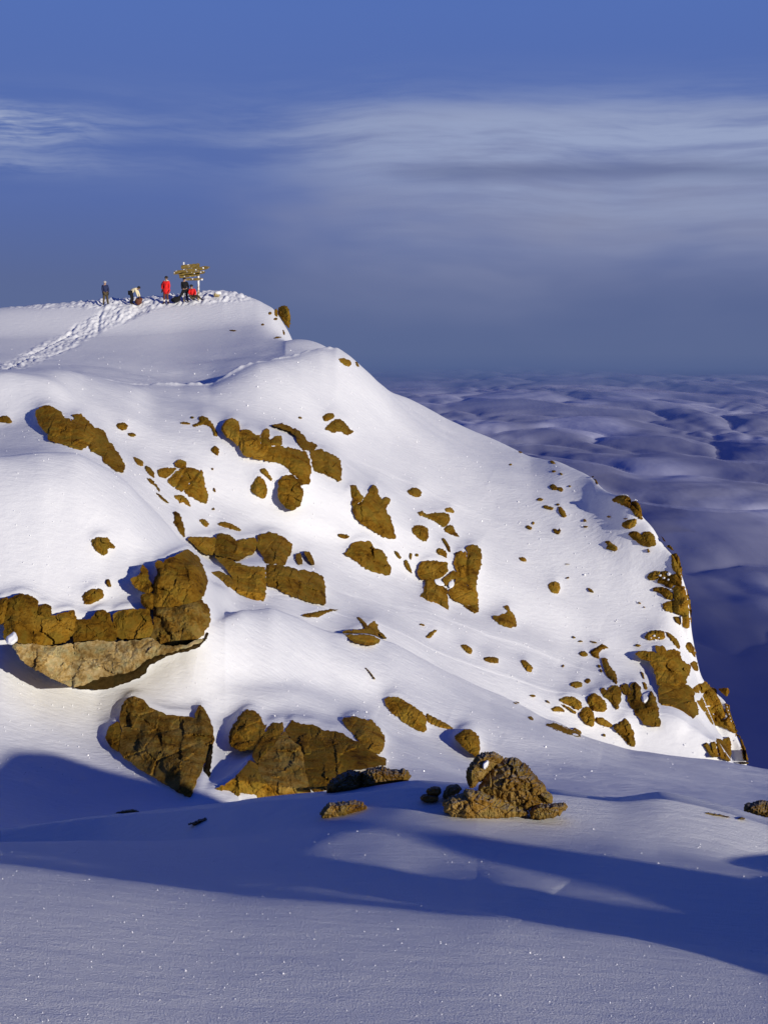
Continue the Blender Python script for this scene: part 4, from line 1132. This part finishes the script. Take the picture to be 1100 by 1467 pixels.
m_, t, b, o = newmat('lowland')
g = t.n('ShaderNodeNewGeometry')
n1 = t.noise(g.outputs['Position'], .00022, 5, .6)
t.l(t.mix(t.ss(n1, .35, .7), (.055, .085, .31), (.085, .115, .33)), b.inputs['Base Color'])
b.inputs['Roughness'].default_value = 1.0
b.inputs['Specular IOR Level'].default_value = 0
sx = t.n('ShaderNodeSeparateXYZ'); t.l(g.outputs['Position'], sx.inputs[0])
rad = t.m('SQRT', t.m('ADD', t.m('MULTIPLY', sx.outputs[0], sx.outputs[0]), t.m('MULTIPLY', sx.outputs[1], sx.outputs[1])))
t.l(t.m('SUBTRACT', 1.0, t.ss(rad, 25000, 112000)), b.inputs['Alpha'])
lowland = far_sheet('lowland', 900, 118000, 60, 60, lambda X, Y, Rr: -2600 + 0 * X, m_)
tag(lowland, kind='structure')

def clouds_z(X, Y, Rr):
    x, y = X / 2300, Y / 5200
    wx, wy = x + .4 * vnoise(x * .7, y * .7, 61), y + .4 * vnoise(x * .7 + 9, y * .7, 62)
    bil = np.sqrt(np.abs(fbm(wx, wy, 51, 4, .42)) + .02)
    return -1760 + 120 * fbm(X / 7000, Y / 14000, 44, 2) + 195 * bil
m_, t, b, o = newmat('cloud')
g = t.n('ShaderNodeNewGeometry'); p = g.outputs['Position']
n1 = t.noise(t.vmap(p, (1 / 2600, 1 / 10500, 0), (2.3, .7, 0)), 1.0, 5, .55, .5)
n2 = t.noise(t.vmap(p, (1 / 800, 1 / 2000, 0), (2.3, .7, 0)), 1.0, 4, .6, .3)
wv = t.n('ShaderNodeVectorMath', operation='MULTIPLY_ADD'); t.l(t.noise(t.vmap(p, (1 / 1300, 1 / 3400, 0)), 1.0, 3, .6, 0, True), wv.inputs[0]); wv.inputs[1].default_value = (.9, .9, 0); t.l(t.vmap(p, (1 / 1500, 1 / 4600, 0)), wv.inputs[2])
vo = t.n('ShaderNodeTexVoronoi', feature='SMOOTH_F1'); vo.inputs['Scale'].default_value = 1.0; vo.inputs['Smoothness'].default_value = .35; t.l(wv.outputs[0], vo.inputs['Vector'])
puff = t.m('SUBTRACT', 1.0, vo.outputs[0])
cov = t.m('ADD', t.m('MULTIPLY', n1, .5), t.m('ADD', t.m('MULTIPLY', n2, .2), t.m('MULTIPLY', puff, .36)))
t.l(bump(t, cov, .5, 200), b.inputs['Normal'])
sx = t.n('ShaderNodeSeparateXYZ'); t.l(p, sx.inputs[0])
rad = t.m('SQRT', t.m('ADD', t.m('MULTIPLY', sx.outputs[0], sx.outputs[0]), t.m('MULTIPLY', sx.outputs[1], sx.outputs[1])))
near_f = t.ss(t.m('ADD', rad, t.m('MULTIPLY', n1, 7000)), 9500, 17500)
far_f = t.m('SUBTRACT', 1.0, t.ss(t.m('ADD', rad, t.m('MULTIPLY', n1, 30000)), 30000, 84000))
al = t.m('MULTIPLY', t.m('MULTIPLY', t.m('MULTIPLY_ADD', t.ss(cov, .44, .64), .50, .36), near_f), far_f)
b.inputs['Base Color'].default_value = (.76, .77, .94, 1)
b.inputs['Roughness'].default_value = 1.0
b.inputs['Specular IOR Level'].default_value = 0
t.l(al, b.inputs['Alpha'])
cloud_sea = far_sheet('cloud_sea', 5000, 80000, 600, 420, clouds_z, m_, -22, 22)
tag(cloud_sea, kind='structure')
# ------------------------------------------------------------------ people, signpost, packs
def cloth(name, col, rough=.85):
    m_, t, b, o = newmat(name)
    g = t.n('ShaderNodeNewGeometry')
    n = t.noise(g.outputs['Position'], 14, 3, .6)
    t.l(t.mix(n, tuple(c * .75 for c in col), tuple(min(1, c * 1.2) for c in col)), b.inputs['Base Color'])
    b.inputs['Roughness'].default_value = rough
    t.l(bump(t, n, .4, .02), b.inputs['Normal'])
    return m_
M_SKIN = cloth('skin', (.35, .20, .13), .6)
M_NAVY = cloth('navy_cloth', (.010, .018, .07))
M_BLACK = cloth('black_cloth', (.006, .006, .008), 1.0)
M_OLIVE = cloth('olive_cloth', (.075, .055, .025))
M_BEIGE = cloth('beige_cloth', (.75, .66, .42))
M_RED = cloth('red_cloth', (.75, .012, .01))
M_GREY = cloth('grey_cloth', (.45, .44, .42))
M_WHITE = cloth('pale_cloth', (.72, .68, .60))
M_BROWN = cloth('brown_cloth', (.12, .035, .015))
M_HAIR = cloth('dark_hair', (.015, .012, .010))

def skin_mesh(name, chains, mat, parent, xf, sub=1):
    """chains: list of [(x,y,z,r), ...]; the first point of a later chain joins the nearest point of what is there"""
    verts, rad, edges = [], [], []
    for ch in chains:
        prev = None
        for q, (x, y, z, r) in enumerate(ch):
            if q == 0 and verts:
                dd = [abs(v[0] - x) + abs(v[1] - y) + abs(v[2] - z) for v in verts]
                i = int(np.argmin(dd))
                if dd[i] < 1e-4:
                    prev = i
                    continue
            verts.append((x, y, z)); rad.append(r)
            if prev is not None: edges.append((prev, len(verts) - 1))
            prev = len(verts) - 1
    me = bpy.data.meshes.new(name)
    me.from_pydata([tuple(xf(v)) for v in verts], edges, [])
    o = bpy.data.objects.new(name, me); COL.objects.link(o)
    md = o.modifiers.new('skin', 'SKIN'); md.use_smooth_shade = True
    for i, sv in enumerate(me.skin_vertices[0].data):
        sv.radius = (rad[i], rad[i]); sv.use_root = (i == 0)
    s = o.modifiers.new('sub', 'SUBSURF'); s.levels = sub; s.render_levels = sub
    dg = bpy.context.evaluated_depsgraph_get()
    m2 = bpy.data.meshes.new_from_object(o.evaluated_get(dg))
    bpy.data.objects.remove(o)
    m2.materials.clear(); m2.materials.append(mat)
    m2.polygons.foreach_set('use_smooth', np.full(len(m2.polygons), True))
    o = bpy.data.objects.new(name, m2); COL.objects.link(o); o.parent = parent
    return o

def ball(name, c, r, mat, parent, seed=0, rough=.06, n=14, smooth=True):
    V, Fc = [], []
    c = np.array(c); r = np.array(r) if hasattr(r, '__len__') else np.array([r, r, r])
    m = n // 2 + 1
    for i in range(m + 1):
        for j in range(n):
            a, b_ = math.pi * i / m, 2 * math.pi * j / n
            v = np.array([math.sin(a) * math.cos(b_), math.sin(a) * math.sin(b_), math.cos(a)])
            k = 1 + rough * float(vnoise(np.array([v[0] * 2.3 + seed]), np.array([v[1] * 2.3 + v[2] * 1.7]), seed)[0])
            V.append(c + v * r * k)
    for i in range(m):
        for j in range(n):
            Fc.append((i * n + j, (i + 1) * n + j, (i + 1) * n + (j + 1) % n, i * n + (j + 1) % n))
    o = mesh_np(name, np.array(V), Fc, mat, None, smooth, origin=np.zeros(3))
    o.parent = parent
    return o

def person(px, py, label, pose, mats, yaw=0.0, scale=1.0, extra=None):
    Y = float(depth(px, py)) - .05
    loc = pt(px, py, Y)
    root = empty('person', tuple(float(v) for v in loc))
    tag(root, label, 'person', 'climbers on the summit')
    cy, sy = math.cos(yaw), math.sin(yaw)
    xf = lambda v: (scale * (v[0] * cy - v[1] * sy), scale * (v[0] * sy + v[1] * cy), scale * v[2])
    P = pose
    hip, chest, neck, head = P['hip'], P['chest'], P['neck'], P['head']
    body = [[(*hip, .13), (*((np.array(hip) + chest) / 2), .125), (*chest, .145), (*neck, .055), (*head, .095), tuple(np.array(head) + (0, 0, .09)) + (.075,)]]
    for s in ('l', 'r'):
        sh, elb, wr = P['sh' + s], P['el' + s], P['wr' + s]
        hp, kn, an, toe = P['hp' + s], P['kn' + s], P['an' + s], P['to' + s]
        body.append([(*chest, .145), (*sh, .065), (*elb, .045), (*wr, .03)])
        body.append([(*hip, .13), (*hp, .095), (*kn, .06), (*an, .042), (*toe, .035)])
    skin_mesh('body', body, M_SKIN, root, xf)
    # face: nose and ears, hair or hat above
    fd = np.array(P.get('face', (0, -1, 0)), float); fd /= np.linalg.norm(fd)
    hd = np.array(head) + (0, 0, .045)
    sd_ = np.cross(fd, (0, 0, 1))
    for nm_, off, rr in (('nose', fd * .10 - np.array((0, 0, .01)), .018), ('ear', sd_ * .095, .022), ('ear', -sd_ * .095, .022)):
        ball(nm_, xf(hd + off), rr * scale, M_SKIN, root, 3, 0, 8)
    jk = [[(*(np.array(hip) + (0, 0, -.04)), .175), (*((np.array(hip) + chest) / 2), .165), (*chest, .19), (*(np.array(neck) * .6 + np.array(chest) * .4), .09)]]
    tr_ = [[(*hip, .16), (*P['hpl'], .125), (*P['knl'], .085), (*P['anl'], .068)], [(*hip, .16), (*P['hpr'], .125), (*P['knr'], .085), (*P['anr'], .068)]]
    for s in ('l', 'r'):
        jk.append([(*chest, .19), (*P['sh' + s], .10), (*P['el' + s], .072), (*P['wr' + s], .05)])
    skin_mesh('jacket', jk, mats['jacket'], root, xf)
    skin_mesh('trousers', tr_, mats['trousers'], root, xf)
    for s in ('l', 'r'):
        an, to = np.array(P['an' + s]), np.array(P['to' + s])
        skin_mesh('boot', [[(*(an + (0, 0, .05)), .06), (*an, .062), (*to, .05)]], mats.get('boots', M_BLACK), root, xf)
        if 'gaiter' in mats:
            kn = np.array(P['kn' + s])
            skin_mesh('gaiter', [[(*(an * .35 + kn * .65), .082), (*(an * .9 + kn * .1), .078)]], mats['gaiter'], root, xf)
        # glove: palm, four fingers and a thumb, slightly curled
        wr = np.array(P['wr' + s]); el_ = np.array(P['el' + s]); dr = wr - el_; dr /= np.linalg.norm(dr)
        sd2 = np.cross(dr, (0, 1, .2)); sd2 /= np.linalg.norm(sd2)
        pal = wr + dr * .08
        ch = [[(*wr, .03), (*pal, .034)]]
        for q in range(4):
            o_ = sd2 * (q - 1.5) * .021
            Lq = (.07, .082, .078, .06)[q]
            ch.append([(*pal, .034), (*(pal + o_ + dr * .03), .011), (*(pal + o_ + dr * (.03 + Lq * .6)), .010), (*(pal + o_ * .9 + dr * (.03 + Lq) + np.array((0, -.02, 0))), .008)])
        ch.append([(*wr, .03), (*(wr + sd2 * .045 + dr * .04), .012), (*(wr + sd2 * .055 + dr * .08), .010)])
        skin_mesh('glove', ch, mats.get('gloves', M_BLACK), root, xf, 0)
    top = hd + np.array((0, 0, .035)) - fd * .018
    ball('hat' if mats.get('hat') else 'hair', xf(top), np.array((.112, .118, .098)) * scale, mats.get('hat') or M_HAIR, root, 5, .12)
    if extra: extra(root, xf, scale)
    return root

def stand(lean=0.0, spread=.16, arms=.27, fore=.0):
    return {'hip': (0, 0, .92), 'chest': (lean * .6, 0, 1.30), 'neck': (lean * .9, 0, 1.47), 'head': (lean, 0, 1.58),
            'shl': (-.18 + lean * .8, 0, 1.38), 'ell': (-arms, 0, 1.12), 'wrl': (-arms + .02, -.06 - fore, .90),
            'shr': (.18 + lean * .8, 0, 1.38), 'elr': (arms, 0, 1.12), 'wrr': (arms - .03, -.06 - fore, .90),
            'hpl': (-.09, 0, .86), 'knl': (-spread * .8, -.02, .48), 'anl': (-spread, 0, .09), 'tol': (-spread - .03, -.14, .04),
            'hpr': (.09, 0, .86), 'knr': (spread * .9, -.02, .48), 'anr': (spread * 1.3, 0, .09), 'tor': (spread * 1.3 + .1, -.10, .04)}

def pack(c, r, mat, seed=2):
    def f(root, xf, s):
        o = ball('backpack', xf(c), np.array(r) * s, mat, root, seed, .35)
    return f

person(151.5, 437.5, 'person in dark blue jacket and pale hat standing apart at the left of the summit',
       stand(-.04, .15, .22), {'jacket': M_NAVY, 'trousers': M_OLIVE, 'hat': M_GREY}, R(25), .97)
bend = {'hip': (-.12, 0, .84), 'chest': (.20, 0, 1.07), 'neck': (.36, -.02, 1.08), 'head': (.46, -.03, 1.05),
        'shl': (.24, -.17, 1.02), 'ell': (.34, -.20, .74), 'wrl': (.42, -.18, .50), 'shr': (.26, .17, 1.02), 'elr': (.40, .18, .76), 'wrr': (.50, .10, .52),
        'hpl': (-.12, -.10, .80), 'knl': (-.02, -.14, .46), 'anl': (-.12, -.16, .09), 'tol': (.03, -.18, .04),
        'hpr': (-.12, .10, .80), 'knr': (.02, .14, .46), 'anr': (-.06, .16, .09), 'tor': (.10, .18, .04), 'face': (.6, -.2, -.6)}
person(190, 436, 'person in cream jacket and black trousers bending forward over a reddish bag',
       bend, {'jacket': M_BEIGE, 'trousers': M_BLACK}, 0, 1.02)
def rucksack(root, xf, s):
    ball('backpack', xf((-.22, .16, 1.15)), np.array((.17, .15, .30)) * s, M_BLACK, root, 2, .3)
    ball('hood', xf((0, .06, 1.44)), np.array((.15, .12, .07)) * s, M_WHITE, root, 4, .3)
    ball('coat_skirt', xf((.04, 0, .86)), np.array((.23, .19, .26)) * s, M_RED, root, 7, .15)
person(238, 436, 'person in long red jacket, pale hood and dark backpack, standing',
       stand(.02, .12, .25), {'jacket': M_RED, 'trousers': M_BROWN, 'gaiter': M_WHITE}, R(-20), 1.12, rucksack)
lunge = stand(-.06, .12, .23)
lunge.update({'hpl': (-.12, 0, .80), 'knl': (-.34, -.05, .40), 'anl': (-.62, .05, .30), 'tol': (-.70, .0, .25)})
person(265.5, 433, 'person all in black with one leg stretched behind, under the signboards',
       lunge, {'jacket': M_BLACK, 'trousers': M_BLACK, 'hat': M_BLACK}, R(10), .98)
crouch = {'hip': (-.02, 0, .30), 'chest': (-.06, -.05, .62), 'neck': (-.10, -.06, .78), 'head': (-.10, -.08, .88),
          'shl': (-.22, -.05, .70), 'ell': (-.26, -.20, .48), 'wrl': (-.12, -.32, .36), 'shr': (.10, -.05, .70), 'elr': (.18, -.2, .48), 'wrr': (.14, -.34, .36),
          'hpl': (-.10, -.05, .26), 'knl': (-.22, -.35, .36), 'anl': (.05, -.42, .09), 'tol': (.16, -.48, .05),
          'hpr': (.12, -.05, .26), 'knr': (.30, -.25, .36), 'anr': (.55, -.30, .09), 'tor': (.68, -.33, .06), 'face': (.5, -1, 0)}
person(277, 431, 'person in red jacket sitting low with knees bent, below the signboards',
       crouch, {'jacket': M_RED, 'trousers': M_OLIVE}, 0, 1.08)

def at_ground(px, py, d=0.0):
    Y = float(depth(px, py)) - d
    return np.array(pt(px, py, Y), float)

def lying_bag(px, py, r, mat, label, seed):
    c = at_ground(px, py, .3)
    root = empty('backpack', tuple(c)); tag(root, label, 'backpack', 'backpacks lying on the summit')
    ball('pack_body', (0, 0, r[2] * .8), r, mat, root, seed, .35, 16)
    ball('lid', (r[0] * .55, 0, r[2] * 1.25), (r[0] * .55, r[1] * .8, r[2] * .4), mat, root, seed + 1, .25, 12)
    for s in (-1, 1):
        skin_mesh('strap', [[(-r[0] * .7, s * r[1] * .5, r[2] * 1.2, .02), (-r[0] * 1.05, s * r[1] * .6, r[2] * .7, .02), (-r[0] * .9, s * r[1] * .6, .03, .02)]], M_BLACK, root, lambda v: v)
lying_bag(252, 432.5, (.30, .22, .19), M_BLACK, 'black backpack lying in the trodden snow between the red jacket and the black clad person', 21)
lying_bag(199, 435.5, (.25, .22, .26), M_BROWN, 'reddish brown backpack upright on the snow under the bending person', 31)

# signpost
mw, t, b, o = newmat('weathered_board')
g = t.n('ShaderNodeNewGeometry')
n1 = t.noise(t.vmap(g.outputs['Position'], (1, 1, 9)), 3.2, 5, .65); n2 = t.noise(g.outputs['Position'], 7, 4, .6)
cw = t.ramp(n1, [(.32, (.04, .022, .004)), (.5, (.15, .095, .010)), (.68, (.30, .21, .03))])
cw = t.mix(t.ss(n2, .62, .68), cw, (.8, .8, .78))
t.l(cw, b.inputs['Base Color']); b.inputs['Roughness'].default_value = .8
t.l(bump(t, n1, .5, .02), b.inputs['Normal'])
M_BOARD = mw
mw, t, b, o = newmat('rimed_pole')
g = t.n('ShaderNodeNewGeometry'); n2 = t.noise(t.vmap(g.outputs['Position'], (1, 1, .5)), 6, 4, .6)
t.l(t.mix(t.ss(n2, .40, .58), (.30, .22, .10), (.82, .82, .80)), b.inputs['Base Color']); b.inputs['Roughness'].default_value = .8
M_POLE = mw
SY = float(depth(284, 426)) - .25
sg = np.array(pt(284, 426, SY), float)
sign = empty('signpost', tuple(sg))
tag(sign, 'yellowish wooden summit signboards on two rime covered poles, highest thing on the ridge', 'signpost')
def sp(px, py, dy=0.0):
    p = np.array(pt(px, py, SY), float) - sg
    return p + (0, dy, 0)
def pole(px0, py0, px1, py1, r):
    a, b_ = sp(px0, py0), sp(px1, py1)
    V, Fc = [], []
    n = 10; m = 12
    for i in range(m + 1):
        c = a + (b_ - a) * i / m
        for j in range(n):
            an = 2 * math.pi * j / n
            k = r * (1 + .18 * math.sin(i * 2.3 + j) * (i % 2))
            V.append(c + np.array((math.cos(an) * k, math.sin(an) * k, 0)))
    for i in range(m):
        for j in range(n):
            Fc.append((i * n + j, i * n + (j + 1) % n, (i + 1) * n + (j + 1) % n, (i + 1) * n + j))
    Fc.append(tuple(range(n))[::-1]); Fc.append(tuple(m * n + j for j in range(n)))
    o = mesh_np('pole', np.array(V), Fc, M_POLE, None, True, origin=np.zeros(3)); o.parent = sign
pole(264, 432, 263.4, 375.5, .06)
pole(284.6, 432, 284.3, 379, .075)
def board(x0, y0, x1, y1, hpx, arrow=0, dy=-.08):
    """a thick plank with bevelled, slightly worn outline"""
    a, b_ = sp(x0, y0), sp(x1, y1)
    hm = hpx * 1.15 * SY / F / 2
    n = 16
    top, bot = [], []
    for i in range(n + 1):
        t_ = i / n
        c = a + (b_ - a) * t_
        k = 1.0
        if i in (0, n): k = .72
        if arrow and t_ > .9: k = 1 - (t_ - .9) / .1 * .75
        wv = .012 * math.sin(i * 1.7 + x0)
        top.append((c[0], c[2] + hm * k + wv)); bot.append((c[0], c[2] - hm * k + wv * .5))
    ring = top + bot[::-1]
    V = [(x, dy - .03, z) for x, z in ring] + [(x, dy + .03, z) for x, z in ring]
    N = len(ring)
    Fc = []
    for i in range(n):
        Fc.append((i, i + 1, N - 2 - i, N - 1 - i)); Fc.append((N + i, 2 * N - 1 - i, 2 * N - 2 - i, N + i + 1))
    for i in range(N):
        Fc.append((i, N + i, N + (i + 1) % N, (i + 1) % N))
    o = mesh_np('board', np.array(V), Fc, M_BOARD, None, False, origin=np.zeros(3)); o.parent = sign
    return o
board(260, 382.8, 286.5, 380.2, 5.2)
board(249.3, 391.2, 301, 382.8, 4.6, 1)
board(256.5, 393.4, 294, 389.8, 3.6)
board(257.5, 396.8, 287, 393.0, 3.8)
board(266, 400.3, 291.5, 400.0, 3.0)
rg = random.Random(5)
for k, (x, y, r) in enumerate([(263.4, 377, .07), (281, 386.5, .09), (291.5, 384, .11), (288, 390, .08), (279, 391.8, .07), (284.5, 396.5, .08), (276.5, 399.6, .09), (289.5, 400.4, .13), (250.3, 391, .07), (292, 388.5, .06), (264, 386.5, .06)]):
    c = sp(x, y, -.10)
    r *= .6
    ball('rime_clump', c, (r * 1.2, r * .8, r * .8), M_CAP, sign, 40 + k, .5, 9)

# snow covered block right of the sign
c = at_ground(311.5, 424, .2)
blk = empty('rock', tuple(c)); tag(blk, 'small snow capped stone at the crown of the ridge, right of the signpost', 'rock', 'brown rocks poking through the snow slopes')
ball('rock_block', (-.02, 0, .10), (.24, .2, .17), M_PALE, blk, 55, .5, 9, False)
ball('snow_patch', (.05, -.05, .20), (.24, .2, .13), M_CAP, blk, 56, .5, 12)

# ------------------------------------------------------------------ sparkling crystals on the snow crust
rs = np.random.RandomState(4)
N1 = 1300
px = rs.uniform(0, 1100, N1); py = rs.uniform(500, 1120, N1)
keep = sample(rmask, px, py) < .2
yt = np.interp(px, u_in, YTOP)
keep &= py > yt + 6
px, py = px[keep], py[keep]
qx = rs.uniform(0, 1100, 2600); qy = 1185 + (1467 - 1185) * rs.uniform(0, 1, 2600)**.9
wx_ = np.concatenate([px, qx]); wy_ = np.concatenate([py, qy])
D_ = depth(wx_, wy_)
szpx = np.concatenate([rs.uniform(.5, 1.15, len(px)), np.where(rs.uniform(0, 1, len(qx)) < .16, rs.uniform(.5, 1.3, len(qx)), rs.uniform(.22, .5, len(qx)))])
big = rs.uniform(0, 1, len(szpx)) < .03
szpx = np.where(big, szpx * 1.7, szpx)
OCT = np.array([(1, 0, 0), (-1, 0, 0), (0, 1, 0), (0, -1, 0), (0, 0, 1), (0, 0, -1)], float)
OF = np.array([(0, 2, 4), (2, 1, 4), (1, 3, 4), (3, 0, 4), (2, 0, 5), (1, 2, 5), (3, 1, 5), (0, 3, 5)])
VV, FF = [], []
for i in range(len(wx_)):
    c = np.array(pt(wx_[i], wy_[i], D_[i] - szpx[i] * D_[i] / F * 1.2))
    q = np.array(Matrix.Rotation(rs.uniform(0, 6.28), 3, Vector(rs.normal(size=3)).normalized()))
    VV.append(c + (OCT * szpx[i] * D_[i] / F) @ q.T); FF.append(OF + 6 * i)
m_, t, b, o = newmat('ice_crystal')
b.inputs['Base Color'].default_value = (.95, .95, .95, 1); b.inputs['Roughness'].default_value = .25
ice = mesh_np('ice_crystals', np.concatenate(VV), np.concatenate(FF), m_, None, False, origin=np.zeros(3))
tag(ice, 'scattered bright hoar crystals glinting on the snow crust', 'ice crystals', kind='stuff')
